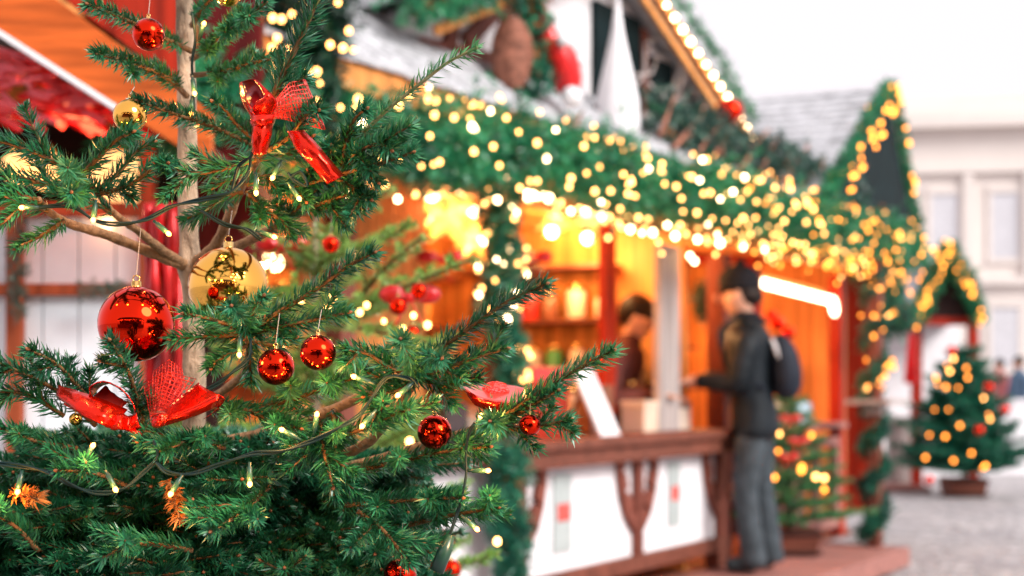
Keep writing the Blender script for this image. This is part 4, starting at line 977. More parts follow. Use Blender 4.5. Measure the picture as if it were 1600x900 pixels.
bl = [W(px, py, 14.6) for px, py in ((1460, 640), (1482, 640), (1478, 605), (1465, 600), (1497, 606), (1537, 622), (1545, 648), (1547, 655), (1477, 682), (1452, 680), (1518, 708), (1446, 715), (1540, 728), (1536, 731), (1490, 720), (1490, 560), (1484, 580), (1512, 590), (1480, 570), (1500, 665), (1462, 590), (1510, 575))]
light_string(bl, 0.017, M['bulb_amber'], 'amber lights scattered on the far fir tree', alt=M['bulb'])
for k, (px, py) in enumerate(((1487, 548), (1530, 672), (1570, 640), (1452, 750), (1545, 605))):
    b = MB(); b.ball(W(px, py, 14.5), 0.05, 12, 8); setp(b.build('bauble', M['red_glass'], None, True), 'red bauble on the far fir tree ' + ('near its tip', 'right of its trunk', 'at the end of its right branches', 'beside the foot of the red post', 'on its upper right side')[k], 'bauble')

# ---------------------------------------------------------------- left stall (near)
ls = thing('red_stall', (-1.9, 3.9, 0), 'red and orange timber stall with white boarded front behind the tree', 'market stall')
YF = 3.6
def LW(px, py, Y=YF): return W(px, py, Y)
xl, xr = W(-500, 0, YF)[0], W(236, 0, YF)[0]
b = MB(); x = xl
while x < xr: b.box((x, YF, 0.1), (min(x + 0.088, xr), YF + 0.02, LW(0, 335)[2])); x += 0.092
b.box((xl, YF + 0.02, 0.1), (xr, YF + 0.03, 1.6)); b.build('front_boarding', mat('white_paint_cooled', (0.80, 0.84, 0.88), 0.5, var=0.06, scale=9), ls)  # white cooled in its colour to offset red bounce light
b = MB(); zb = LW(0, 454)[2]
b.box((xl, YF - 0.03, zb - 0.014), (xr, YF - 0.004, zb + 0.016)); b.box((xl, YF - 0.035, LW(0, 340)[2]), (xr, YF + 0.03, LW(0, 318)[2]))
for px in (-420, -300, -140, 28, 234):
    xx = LW(px, 0)[0]; b.box((xx - 0.020, YF - 0.034, 0.0), (xx + 0.020, YF - 0.002, 1.62 if px < 200 else 2.0))
b.build('front_frame', M['w_rust'], ls, bevel=0.003)
b = MB(); b.box((xl, 5.0, 0), (xr - 0.1, 5.04, 2.2)); b.build('back_wall', M['w_dark'], ls)
# roof: orange rake board in front with white edge strip, red soffit behind, all descending to the right
def rk_pt(px, py, Y): return W(px, py, Y)
e0, e1 = rk_pt(-400, -172, 3.2), rk_pt(330, 252, 3.2)
u0, u1 = rk_pt(-400, -330, 3.2), rk_pt(330, 178, 3.2)
e0 = rk_pt(-400, -208, 3.2); e1 = rk_pt(330, 262, 3.2); u0 = rk_pt(-400, -360, 3.2); u1 = rk_pt(330, 176, 3.2)
def slab(P4, dy, m_, name):
    b = MB(); Q = [np.array(p) for p in P4] + [np.array(p) + [0, dy, 0] for p in P4]
    b.poly(Q, [(0,1,2,3),(7,6,5,4),(0,4,5,1),(1,5,6,2),(2,6,7,3),(3,7,4,0)]); return b.build(name, m_, ls, bevel=0.002)
slab([e0, e1, u1, u0], 0.03, M['w_rake'], 'rake_board')
dz = np.array([0, 0, 0.012]); e1s = e0 + (e1 - e0) * ((192 + 400) / 730); slab([e0 - [0, 0.012, 0] - dz, e1s - [0, 0.012, 0] - dz, e1s - [0, 0.012, 0] + dz * 0.3, e0 - [0, 0.012, 0] + dz * 0.3], 0.035, M['white'], 'edge_strip')
# upper wing board above the rake (bright orange fading to red) and roof sheet behind
v0, v1 = rk_pt(-400, -620, 3.3), rk_pt(392, 20, 3.3)
slab([rk_pt(-400, -372, 3.26), rk_pt(286, 137, 3.26), rk_pt(286, -45, 3.26), rk_pt(-400, -620, 3.26)], 0.03, M['w_red'], 'gable_board')
b = MB(); Q = [e0 + [0, 0.03, 0.02], e1 + [0, 0.03, 0.02], e1 + [0, 1.9, 0.02], e0 + [0, 1.9, 0.02]]; Q += [q + [0, 0, 0.03] for q in Q]
b.poly(Q, [(0,3,2,1),(4,5,6,7),(0,1,5,4),(1,2,6,5),(2,3,7,6),(3,0,4,7)]); b.build('roof', M['maroon'], ls)
b = MB(); pA, pB = W(300, 0, 4.1)[0], W(408, 0, 4.1)[0]; b.box((pA, 4.1, 1.55), (pB, 4.16, 2.5)); b.build('side_board', M['maroon'], ls)
# red tinsel under the rake
tv, tf = [], []; b = MB()
for k in range(240):
    px = rd.uniform(-120, 190); py = rd.uniform(70 + max(0, px) * 0.56, 185) if px < 190 else 180
    Yt = rd.uniform(3.28, 3.6); p = W(px, py, Yt); a = rd.uniform(-0.5, 0.9); l = rd.uniform(0.04, 0.13)
    q = p + [l * math.cos(a), rd.uniform(-0.03, 0.03), -l * math.sin(a) * 0.7]
    b.beam(p, q, 0.004, rd.uniform(0.008, 0.018), rd.choice([0, 0, 1]), raw=True)
setp(b.build('tinsel', [M['red_cloth'], mat('pink_tinsel', (0.75, 0.10, 0.12), 0.25, 0.5)], None), 'matted red tinsel filling the space under the orange roof board', 'tinsel', kind='stuff')
point(ls, W(60, 60, 3.1) + [0, 0.3, -0.12], (1, 0.25, 0.1), 1.2, 0.05)  # bare red point light over the tinsel, without a lamp body
# warm light and gold balls inside the left stall opening
for k, (px, py, r_) in enumerate(((185, 285, 0.080), (30, 262, 0.045), (75, 268, 0.05))):
    p = W(px, py, 3.7); t = thing('glow_lamp', p, ('large gold globe lamp behind the left branches', 'small gold globe lamp at the far left', 'gold globe lamp between the other two')[k], 'lamp')
    b = MB(); b.ball(p, r_, 18, 12); b.build('globe', emit('globe_glow_%d' % k, (1.0, 0.55, 0.20), 0.6, True), t, True)
    b = MB(); b.tube([p + [0, 0, r_], p + [0, 0, r_ + 0.12]], 0.003, 5, raw=True); b.build('cord', M['cable'], t)
    b = MB(); b.lathe(p + [0, 0, r_ * 0.93], [(0.02, 0), (0.02, 0.02), (0.01, 0.03)], 10); b.build('cap', M['gold'], t, True)
    point(t, p - [0, 0.1, r_ + 0.03], (1, 0.5, 0.2), 0.35, 0.03)
garland([W(125, 452, 3.5), W(160, 448, 3.48), W(200, 450, 3.5)], 0.005, 60, 0.018, 0.002, 'fir_sprig', M['needle_grey'], 'small fir sprig lying on the cross rail of the white boarding', cat='sprig')
garland([W(32, 335, 3.52), W(28, 420, 3.52), W(30, 500, 3.52)], 0.006, 110, 0.02, 0.002, 'fir_sprig', M['needle_grey'], 'dark fir sprig tied up the orange upright of the white boarding', cat='sprig', tone=0.1)

# red satin drape behind the trunk
b = MB()
for k in range(7):
    x0 = 232 + k * 8; P = [W(x0 + 2 * math.sin(k), y, 2.55 + 0.02 * math.sin(k * 2 + y * 0.02)) for y in (318, 380, 440, 520, 600, 640)]
    b.tube(smooth_path(P, 3), [0.009 + 0.0025 * math.sin(j + k) for j in range(16)], 8, raw=True)
setp(b.build('red_drape', M['red_satin_dark'], None, True), 'shiny red satin drape hanging just behind the trunk of the front tree', 'drape')

# ---------------------------------------------------------------- row of stalls behind the camera, mirrored in the baubles
bk = thing('dark_stall', (0, -3.0, 0), 'dark timber stall row with strings of lights, mirrored in the baubles', 'market stall')
b = MB(); b.box((-4.5, -4.6, 0), (3.0, -4.5, 2.6)); b.box((-4.5, -4.5, 0), (3.0, -3.1, 0.9)); b.build('wall', M['w_brown'], bk)
b = MB(); b.prism([(-3.0, 2.0), (-2.96, 2.06), (-4.7, 3.2), (-4.74, 3.14)], 0, -4.8, 3.2); b.build('roof', M['w_dark'], bk)
for x in (-4.4, -2.0, 0.4, 2.9):
    b = MB(); b.box((x, -3.2, 0), (x + 0.1, -3.1, 2.1)); b.build('post', M['w_red'], bk)
light_string([(rd.uniform(-4.4, 2.9), -2.95, rd.choice([1.9, 2.0, 2.05]) + rd.uniform(-0.1, 0.1)) for _ in range(70)], 0.022, M['bulb_white'], 'string of lights along the eave behind the camera, mirrored in the baubles')
person((0.05, -0.45, 0), R(90), 'photographer in dark clothes mirrored in the baubles', M['jacket'], M['black'], hair=M['hair'], h=1.6, arms='down', detail=False)

# ---------------------------------------------------------------- second tree, blurred behind
tb0 = W(495, 600, 2.75); tb0[2] = 0
t2 = thing('fir_tree', tb0, 'blurred lime green fir standing behind the front tree', 'tree')
fir_tree(t2, tb0, 1.62, lambda h: 0.52 * (1 - h) ** 0.8 + 0.10, 0.35, 10, 5, GRN, 620, 0.0024, 0.02, 0.42, 0.05, sub=False, trunk_r=0.022, tr_mat=M['bark'], lmax=0.16, frac=0.42)
for pp, ya, yb_ in (([(500, 480), (590, 470), (640, 445), (740, 405)], 2.7, 2.5), ([(560, 470), (600, 420), (660, 370)], 2.7, 2.6), ([(505, 330), (560, 322), (610, 296)], 2.7, 2.6), ([(500, 470), (540, 440), (585, 380)], 2.7, 2.7), ([(420, 470), (500, 500), (600, 520), (690, 540)], 2.7, 2.4)):
    fb = Fir(800, 0.0022); n = len(pp); P = smooth_path([W(x, y, ya + (yb_ - ya) * i / (n - 1)) for i, (x, y) in enumerate(pp)], 4)
    fb.shoot(P, 0.016, 0.62, 0.005, 0.002, 0.1); fb.laterals(P, 0.016, 0.55, 0.2, 0.06, 0.3, 0.08, 50, None, False); fb.build('branch', GRN, t2)
light_string([W(px, py, 2.45) for px, py in ((520, 465), (512, 483), (562, 488), (573, 477), (600, 502), (630, 513), (646, 493), (668, 508), (440, 545), (640, 690), (650, 712), (777, 846), (470, 470))], 0.0062, M['bulb'], 'warm lights scattered on the blurred lime green fir')

def bauble(px, py, rpx, Y, m_, label, thread=True, tilt=0.0, name='bauble'):
    c = W(px, py, Y); r = rpx / F * Y; t = thing(name, c - [0, 0, r], label, 'bauble')
    b = MB(); b.ball(c, r, 48, 32); b.build('glass_ball', m_, t, True)
    b = MB(); n = 16; z = r * 0.975; q = c + [0, 0, z]
    b.lathe(q, [(r * 0.14, -0.001), (r * 0.15, r * 0.02), (r * 0.135, r * 0.03), (r * 0.135, r * 0.14), (r * 0.10, r * 0.16), (0.0005, r * 0.165)], n); cp = b.build('cap', M['gold'], t, True)
    b = MB(); ring = [q + [r * 0.09 * math.cos(a), 0, r * 0.22 + r * 0.09 * math.sin(a)] for a in np.linspace(0, 2 * math.pi, 17)]
    b.tube(ring, 0.0006, 5, raw=True); b.build('hook', M['gold'], cp, True)
    if thread:
        b = MB(); b.tube([q + [0, 0, r * 0.3], q + [0.002, 0.01, r * 0.3 + thread]], 0.00035, 4, raw=True); b.build('thread', M['thread'], t)
    return t
bauble(517, 382, 14, 2.45, M['red_glass'], 'small blurred red bauble on the lime green fir behind', 0.03)
for k, (px, py, r_) in enumerate(((622, 478, 15), (655, 455, 14), (645, 520, 12), (705, 890, 16))):
    bauble(px, py, r_, 2.5, M['red_glass'], 'blurred red bauble on the lime green fir ' + ('left of the red bow', 'highest on its right side', 'lowest of three on its right side', 'near the ground by the stall corner')[k], 0.02)
cloth_bow(W(640, 465, 2.55), 0.05, 'blurred red bow on the lime green fir behind')
cloth_bow(W(660, 848, 2.4), 0.05, 'blurred red bow low on the lime green fir behind')
cloth_bow(W(440, 385, 2.65), 0.045, 'blurred red bow beside the trunk of the lime green fir')

# ---------------------------------------------------------------- the front tree
TY = 1.74
TX = (293 - 800) / F * TY
tr0 = np.array([TX - 0.004, TY, 0.0])
ft = thing('christmas_tree', tr0, 'large sharp fir in front with pale trunk, baubles, bows and lights', 'tree')
b = MB(); P = smooth_path([(TX, TY, 0), (TX + 0.008, TY, 0.6), W(303, 590, TY), W(298, 430, TY), W(294, 330, TY), W(292, 150, TY), W(288, 0, TY), W(288, -200, TY), W(290, -420, TY)], 8)
zs = np.array([p[2] for p in P]); rad = np.interp(zs, [0, 0.6, 1.2, 1.335, 1.67, 2.0], [0.026, 0.021, 0.0140, 0.0125, 0.0108, 0.004])
rad = rad * (1 + 0.06 * np.sin(zs * 90)); rad = rad + 0.004 * np.exp(-((zs - 1.345) / 0.012) ** 2)
b.tube(P, rad, 16, raw=True)
trunk = b.build('trunk', M['bark'], ft, True)
NB = 0
def hero(pts, Y0, Y1, L=0.017, tone=0.35, r0=0.0028, bare=0.0, lat=None, lmax=0.1, step=0.05, ang=48, frac=0.5, up=0.35, t0=0.3, per_m=1950, sub=False, wood_=None, bud=True, wd=0.0018):
    n = len(pts); P = smooth_path([W(x, y, Y0 + (Y1 - Y0) * i / (n - 1)) for i, (x, y) in enumerate(pts)], 6)
    if 280 < pts[0][0] < 306 and pts[0][1] < 410: bare = 0.2
    L *= 1.08; tone = tone if tone > 0.95 else min(0.75, tone + 0.03 + rd.uniform(-0.04, 0.06)); fb = Fir(per_m, wd, up); fb.shoot(P, L, tone, r0, 0.0014, bare, bud)
    if lat: fb.laterals(P, L, tone, t0, step, frac, lmax, ang, None if lat == 1 else np.array([0.1, -1, 0.35]), sub)
    return fb.build('branch', [wood_ or M['twig'], M['bud'], M['needle']], ft)
def limb(pts, Y0, Y1, r0, r1):
    n = len(pts); P = smooth_path([W(x, y, Y0 + (Y1 - Y0) * i / (n - 1)) for i, (x, y) in enumerate(pts)], 6)
    b = MB(); b.tube(P, np.linspace(r0, r1, len(P)) * (1 + 0.08 * np.sin(np.arange(len(P)) * 1.9)), 9, raw=True); return b.build('limb', M['limb'], ft, True)
# bare limbs of the whorl at (295,410) and others
limb([(296, 418), (245, 398), (170, 368), (110, 350), (78, 332), (60, 312)], 1.74, 1.46, 0.0075, 0.0035)
limb([(296, 418), (255, 392), (215, 360), (180, 335), (150, 300)], 1.74, 1.50, 0.0065, 0.003)
limb([(300, 415), (335, 385), (355, 345), (375, 295), (400, 250), (425, 185), (440, 140)], 1.74, 1.46, 0.0075, 0.0035)
limb([(300, 412), (350, 395), (420, 360), (480, 325), (530, 280), (555, 225)], 1.74, 1.46, 0.0070, 0.003)
limb([(305, 640), (350, 610), (385, 575), (388, 520)], 1.74, 1.45, 0.006, 0.003)
limb([(308, 700), (400, 680), (520, 640), (600, 600), (645, 580)], 1.74, 1.47, 0.0085, 0.0035)
limb([(308, 760), (450, 745), (560, 700), (600, 665), (655, 590)], 1.74, 1.44, 0.0085, 0.0035)
limb([(308, 760), (500, 740), (680, 690), (780, 655)], 1.74, 1.47, 0.0085, 0.003)
limb([(302, 640), (260, 650), (225, 640)], 1.74, 1.50, 0.006, 0.003)
# top left shoots
hero([(300, 80), (262, 62), (200, 32), (137, 6)], 1.70, 1.50, 0.0155, 0.40, r0=0.004)
hero([(292, 150), (262, 122), (205, 98), (150, 84)], 1.70, 1.50, 0.016, 0.42, r0=0.004, lat=2, lmax=0.03, step=0.14)
hero([(405, 232), (350, 205), (280, 180), (215, 158)], 1.62, 1.46, 0.0165, 0.25, r0=0.003)
# right of the trunk, top
hero([(300, 92), (335, 68), (365, 42), (390, 24)], 1.70, 1.52, 0.017, 0.45, r0=0.004, lat=2, lmax=0.04, step=0.1)
hero([(300, 40), (320, 10), (350, -20)], 1.72, 1.60, 0.015, 0.30, r0=0.004)
hero([(300, 118), (350, 112), (400, 97), (447, 88)], 1.68, 1.52, 0.0155, 0.40, r0=0.0035, lat=2, lmax=0.03, step=0.13)
hero([(428, 150), (445, 110), (470, 60), (492, 10), (515, -50)], 1.46, 1.42, 0.0205, 0.30, r0=0.004, up=0.0, lat=2, lmax=0.05, step=0.16, t0=0.05)
hero([(395, 215), (370, 195), (350, 170), (332, 158)], 1.5, 1.44, 0.014, 0.36)
hero([(400, 245), (450, 215), (480, 178), (498, 172)], 1.47, 1.40, 0.018, 0.18, r0=0.003)
hero([(298, -10), (270, -30), (250, -50)], 1.7, 1.6, 0.018, 0.4)
hero([(400, 250), (345, 265), (300, 270), (245, 255)], 1.47, 1.44, 0.016, 0.32, lat=2, lmax=0.05, step=0.1)
hero([(395, 262), (350, 285), (325, 298)], 1.5, 1.5, 0.014, 0.25)
hero([(405, 250), (455, 240), (500, 232), (540, 215)], 1.49, 1.5, 0.016, 0.45, lat=1, lmax=0.06, step=0.09)
hero([(420, 300), (470, 290), (520, 280), (560, 295)], 1.52, 1.45, 0.015, 0.35, lat=2, lmax=0.05, step=0.08)
# left cluster
hero([(150, 300), (110, 268), (60, 240), (-30, 212)], 1.50, 1.42, 0.018, 0.20, r0=0.004, lat=2, lmax=0.05, step=0.14, t0=0.5)
hero([(115, 285), (150, 250), (180, 220), (208, 206)], 1.48, 1.44, 0.018, 0.30, r0=0.003)
hero([(130, 300), (60, 285), (0, 272), (-60, 262)], 1.48, 1.44, 0.018, 0.22, r0=0.004, lat=2, lmax=0.05, step=0.14)
hero([(130, 300), (115, 280), (106, 262)], 1.49, 1.36, 0.018, 0.62, up=0.1)
hero([(130, 300), (118, 305), (112, 300)], 1.48, 1.38, 0.017, 0.45, up=0.1)
hero([(75, 330), (40, 322), (0, 350), (-40, 358)], 1.47, 1.42, 0.014, 0.3, lat=2, lmax=0.04, step=0.1)
hero([(100, 345), (70, 365), (25, 388)], 1.48, 1.43, 0.013, 0.45)
hero([(150, 305), (200, 290), (240, 262), (262, 255)], 1.50, 1.44, 0.016, 0.28, lat=2, lmax=0.03, step=0.12)
hero([(150, 300), (185, 270), (215, 235), (240, 222)], 1.50, 1.5, 0.015, 0.35)
hero([(60, 312), (20, 305), (-30, 312)], 1.46, 1.44, 0.016, 0.35, lat=2, lmax=0.05)
hero([(175, 335), (150, 318), (110, 312), (80, 300)], 1.5, 1.46, 0.014, 0.3)
# right cluster with the long bare twig
hero([(520, 268), (550, 225), (575, 200), (615, 163), (660, 128), (702, 96), (746, 74)], 1.49, 1.40, 0.0135, 0.62, r0=0.0026, per_m=1000, up=0.2, wood_=mat('young_twig', (0.36, 0.33, 0.17), 0.6, var=0.2))
hero([(540, 262), (560, 238), (590, 225), (612, 235)], 1.47, 1.40, 0.0175, 0.35, lat=2, lmax=0.04, step=0.1)
hero([(525, 275), (570, 262), (610, 250), (645, 238)], 1.47, 1.40, 0.017, 0.38, lat=2, lmax=0.04, step=0.1)
hero([(535, 262), (540, 220), (555, 185), (573, 170)], 1.47, 1.42, 0.016, 0.28)
hero([(500, 262), (530, 245), (550, 205)], 1.5, 1.45, 0.017, 0.3, lat=1, lmax=0.05)
hero([(480, 325), (520, 312), (560, 300), (580, 312)], 1.50, 1.44, 0.015, 0.3, lat=2, lmax=0.04)
hero([(480, 328), (520, 325), (572, 326)], 1.52, 1.46, 0.014, 0.25)
hero([(420, 360), (455, 335), (490, 300), (520, 290)], 1.58, 1.5, 0.015, 0.3, lat=1, lmax=0.05)
hero([(385, 290), (420, 275), (450, 300), (480, 290)], 1.5, 1.5, 0.015, 0.35, lat=2, lmax=0.03, step=0.12)
hero([(380, 300), (350, 310), (320, 330), (300, 345)], 1.52, 1.55, 0.015, 0.2, lat=1, lmax=0.04)
hero([(385, 300), (410, 325), (440, 345), (455, 370)], 1.52, 1.5, 0.015, 0.25, lat=1, lmax=0.04)
# middle hub at (388,515)
hero([(388, 520), (440, 485), (500, 448), (545, 415), (584, 395)], 1.45, 1.38, 0.0165, 0.15, r0=0.003, up=0.15)
hero([(388, 522), (430, 512), (490, 500), (545, 488)], 1.46, 1.40, 0.016, 0.45, lat=2, lmax=0.03, step=0.12)
hero([(388, 520), (350, 505), (315, 495), (288, 490)], 1.45, 1.40, 0.0165, 0.35)
hero([(388, 525), (340, 525), (300, 528), (268, 530)], 1.46, 1.42, 0.0155, 0.40, lat=2, lmax=0.03, step=0.12)
hero([(388, 520), (375, 495), (362, 478)], 1.45, 1.34, 0.017, 0.35, up=0.1)
hero([(388, 520), (395, 490), (412, 462)], 1.45, 1.38, 0.0165, 0.5, up=0.1)
hero([(388, 530), (430, 540), (462, 528)], 1.48, 1.46, 0.014, 0.25)
hero([(388, 535), (392, 570), (392, 600)], 1.48, 1.46, 0.015, 0.2)
hero([(385, 540), (345, 560), (330, 575)], 1.46, 1.42, 0.016, 0.4)
# right hub (645,582)
hero([(650, 585), (690, 545), (740, 508), (795, 470), (853, 444)], 1.44, 1.37, 0.0185, 0.15, r0=0.003, up=0.15)
hero([(650, 590), (700, 575), (745, 558), (792, 545)], 1.44, 1.40, 0.0165, 0.40, lat=2, lmax=0.03, step=0.12)
hero([(648, 588), (610, 575), (575, 553), (538, 546)], 1.44, 1.38, 0.0165, 0.30, lat=2, lmax=0.03, step=0.12)
hero([(648, 588), (640, 560), (626, 530)], 1.44, 1.32, 0.018, 0.55, up=0.1)
hero([(648, 588), (665, 560), (690, 560)], 1.44, 1.34, 0.017, 0.35, up=0.1)
hero([(650, 592), (700, 600), (750, 590)], 1.45, 1.43, 0.016, 0.22, lat=2, lmax=0.04)
hero([(648, 592), (620, 610), (570, 620)], 1.45, 1.40, 0.016, 0.28, lat=2, lmax=0.05)
# far right hub (780,655)
hero([(780, 655), (820, 628), (880, 590), (920, 568), (958, 548)], 1.45, 1.38, 0.0175, 0.5, r0=0.003, up=0.3)
hero([(775, 665), (820, 640), (850, 622), (872, 610)], 1.46, 1.40, 0.015, 0.4)
hero([(775, 665), (815, 672), (850, 665), (890, 655)], 1.46, 1.42, 0.0155, 0.45, lat=2, lmax=0.03)
hero([(785, 668), (775, 662), (766, 658)], 1.45, 1.37, 0.0185, 0.5, up=0.1)
hero([(700, 690), (740, 680), (770, 665)], 1.5, 1.46, 0.016, 0.3, lat=2, lmax=0.04)
# left low shoots, upright shoot before the red bauble
hero([(175, 660), (130, 612), (90, 570), (45, 546)], 1.50, 1.40, 0.0155, 0.2, r0=0.003, lat=2, lmax=0.03, step=0.14)
hero([(150, 665), (90, 612), (40, 585), (-20, 560)], 1.50, 1.42, 0.0165, 0.22, r0=0.003, lat=2, lmax=0.04, step=0.12)
hero([(228, 690), (218, 640), (200, 580), (172, 532)], 1.50, 1.36, 0.0165, 0.12, r0=0.0035, up=0.0, lat=2, lmax=0.03, step=0.15)
hero([(100, 650), (60, 625), (20, 612), (-20, 618)], 1.48, 1.44, 0.0165, 0.35, lat=2, lmax=0.05)
# procedural mass of the lower crown (y > 620 in the picture) down to the ground
def mass(z0, z1, n, r_, per_m, L, wd, tone0, step, sub):
    for k in range(n):
        z = z0 + (z1 - z0) * (k + rd.random()) / n; a = k * 2.39996 + rd.uniform(-0.3, 0.3)
        c_ = np.array([TX + 0.006, TY, z]); el_ = rd.uniform(-0.12, 0.20)
        fb = Fir(per_m, wd)
        ln_ = r_(z) * rd.uniform(0.75, 1.1)
        fir_branch(fb, c_, (math.cos(a), math.sin(a), el_), ln_, L, tone0 + rd.uniform(-0.2, 0.22), 0.2, 0.3, 0.5, step, 0.16, 0.25, sub)
        fb.build('branch', FIRM, ft)
mass(0.93, 1.125, 58, lambda z: 0.40 - (z - 0.93) * 0.35, 1600, 0.0165, 0.0018, 0.27, 0.05, True)
mass(0.25, 0.93, 46, lambda z: 0.62 - z * 0.25, 700, 0.020, 0.0028, 0.3, 0.06, False)
# explicit shoots along the right edge of the mass
for pts, a_, b_, tn in (([(560, 735), (630, 720), (700, 705), (765, 698)], 1.5, 1.42, 0.4), ([(540, 790), (600, 785), (670, 780), (722, 778)], 1.5, 1.40, 0.3), ([(640, 820), (690, 808), (735, 800), (778, 793)], 1.5, 1.42, 0.32),
                   ([(500, 660), (505, 700), (520, 760)], 1.45, 1.38, 0.25), ([(520, 640), (523, 700), (522, 780)], 1.46, 1.4, 0.25), ([(400, 640), (470, 620), (520, 600), (560, 590)], 1.48, 1.40, 0.5), ([(560, 850), (620, 850), (670, 862)], 1.48, 1.42, 0.25),
                   ([(350, 700), (300, 690), (250, 705)], 1.48, 1.36, 0.35), ([(420, 760), (380, 800), (330, 830)], 1.44, 1.32, 0.3), ([(560, 800), (600, 830), (640, 880)], 1.42, 1.36, 0.3), ([(200, 760), (150, 740), (90, 735)], 1.44, 1.36, 0.3), ([(300, 860), (220, 850), (160, 870)], 1.4, 1.32, 0.4),
                   ([(470, 690), (540, 680), (610, 650), (640, 640)], 1.46, 1.38, 0.45), ([(120, 700), (60, 690), (0, 670)], 1.46, 1.4, 0.35), ([(330, 640), (380, 640), (430, 660), (470, 670)], 1.5, 1.42, 0.42), ([(60, 860), (20, 820), (-30, 800)], 1.42, 1.36, 0.3)):
    hero(pts, a_, b_, 0.0165, tn, lat=1, lmax=0.07, step=0.07, r0=0.003)
for pts, Yc in (([(262, 752), (272, 780), (280, 810)], 1.38), ([(22, 770), (38, 774), (60, 780)], 1.36)):
    hero(pts, Yc + 0.02, Yc - 0.02, 0.013, 1.0, bud=False)
# upper crown above the frame
for k in range(16):
    z = 1.72 + 0.022 * k; a = k * 2.4; fb = Fir(800, 0.0022); 
    fir_branch(fb, (TX + 0.008, TY, z), (math.cos(a), math.sin(a), 0.55), 0.24 - 0.013 * k, 0.017, 0.35, 0.1, 0.3, 0.4, 0.06, 0.1, 0, False); fb.build('branch', FIRM, ft)

# baubles of the front tree
bauble(213, 506, 59, 1.47, M['red_glass'], 'largest red bauble, left of the trunk above the lower bow', 0.05)
bauble(357, 448, 62, 1.60, M['gold_glass'], 'large gold bauble hanging right of the trunk', 0.03)
bauble(203, 181, 26, 1.46, M['gold_glass'], 'small gold bauble left of the trunk at the branch tip', 0.01)
bauble(232, 54, 25, 1.56, M['red_glass'], 'red bauble behind the uppermost left branch', 0.05)
bauble(431, 573, 29, 1.40, M['red_glass'], 'red bauble under the middle branches, left of the pair', 0.03)
bauble(497, 551, 28, 1.37, M['red_glass'], 'red bauble under the middle branches, right of the pair', 0.02)
bauble(679, 675, 27, 1.45, M['red_glass'], 'red bauble below the right branches beside the stall', 0.03)
bauble(625, 898, 26, 1.46, M['red_glass'], 'red bauble cut by the bottom edge of the view', 0.03)
bauble(828, 664, 17, 1.42, M['red_glass'], 'small red bauble behind the rightmost branch', 0.02)
bauble(356, -12, 22, 1.55, M['gold_glass'], 'gold bauble at the top edge right of the trunk', 0.02)
bauble(130, 738, 12, 1.40, M['gold_glass'], 'tiny gold bauble low on the left under the cable', 0.01)
bauble(118, 655, 10, 1.46, M['gold_glass'], 'tiny gold bauble under the left wing of the lower bow', 0.01)

# bows of red foil --------------------------------------------------
def strip(name, edges, Y, m_, parent, bulge=0.0, sm=False):
    """a ribbon; edges: ((x,y[,dY]), (x,y[,dY])) pairs across it. Softly curved, with creases running along it"""
    EA = [W(a_[0], a_[1], Y + (a_[2] if len(a_) > 2 else 0)) for a_, c_ in edges]; EC = [W(c_[0], c_[1], Y + (c_[2] if len(c_) > 2 else 0)) for a_, c_ in edges]
    EA, EC = smooth_path(EA, 7), smooth_path(EC, 7)
    if len(EA) == 2: EA = [EA[0] * (1 - t) + EA[1] * t for t in np.linspace(0, 1, 8)]; EC = [EC[0] * (1 - t) + EC[1] * t for t in np.linspace(0, 1, 8)]
    b = MB(); V = []; nc = 9; ph = rd.uniform(0, 6); cr = [rd.gauss(0, 0.0011) for _ in range(nc + 1)]
    for i, (A, C) in enumerate(zip(EA, EC)):
        wd_ = np.linalg.norm(A - C)
        for j in range(nc + 1):
            t = j / nc; k = 4 * t * (1 - t)
            d = -bulge * k ** 0.8 + cr[j] * (0.6 + 0.4 * math.sin(i * 0.5 + ph + j)) + 0.0007 * math.sin(i * 1.3 + j * 2.1 + ph)
            V.append(A * (1 - t) + C * t + np.array([0, d, 0.25 * d]))
    n = nc + 1
    fs = [(n*i + j, n*i + j + 1, n*(i+1) + j + 1, n*(i+1) + j) for i in range(len(EA) - 1) for j in range(nc)]
    b.poly(V, fs, raw=True); return b.build(name, m_, parent, True, solid=0.0005)
def net(name, rows, Y, parent):
    """rows of points fanning out; threads of real thickness by wireframe"""
    b = MB(); V, fs = [], []; n = len(rows[0])
    fine = []
    for i in range(len(rows) - 1):
        for t in np.linspace(0, 1, 7)[:-1]:
            fine.append([np.array(rows[i][j]) * (1 - t) + np.array(rows[i+1][j]) * t for j in range(n)])
    fine.append([np.array(p) for p in rows[-1]])
    out = []
    for r_ in fine:
        rr = []
        for j in range(n - 1):
            for t in np.linspace(0, 1, 6)[:-1]: rr.append(r_[j] * (1 - t) + r_[j+1] * t)
        rr.append(r_[-1]); out.append(rr)
    for r_ in out:
        for p in r_: V.append(W(p[0] + rd.uniform(-0.7, 0.7), p[1] + rd.uniform(-0.7, 0.7), Y + p[2] + rd.uniform(-.0008, .0008)))
    nn = len(out[0])
    for i in range(len(out) - 1):
        for j in range(nn - 1): fs.append((i*nn + j, i*nn + j + 1, (i+1)*nn + j + 1, (i+1)*nn + j) if (i + j) % 1 == 0 else ())
    b.poly(V, fs, raw=True); o = b.build(name, M['net'], parent)
    wf = o.modifiers.new('wire', 'WIREFRAME'); wf.thickness = 0.0010; wf.use_replace = True; return o
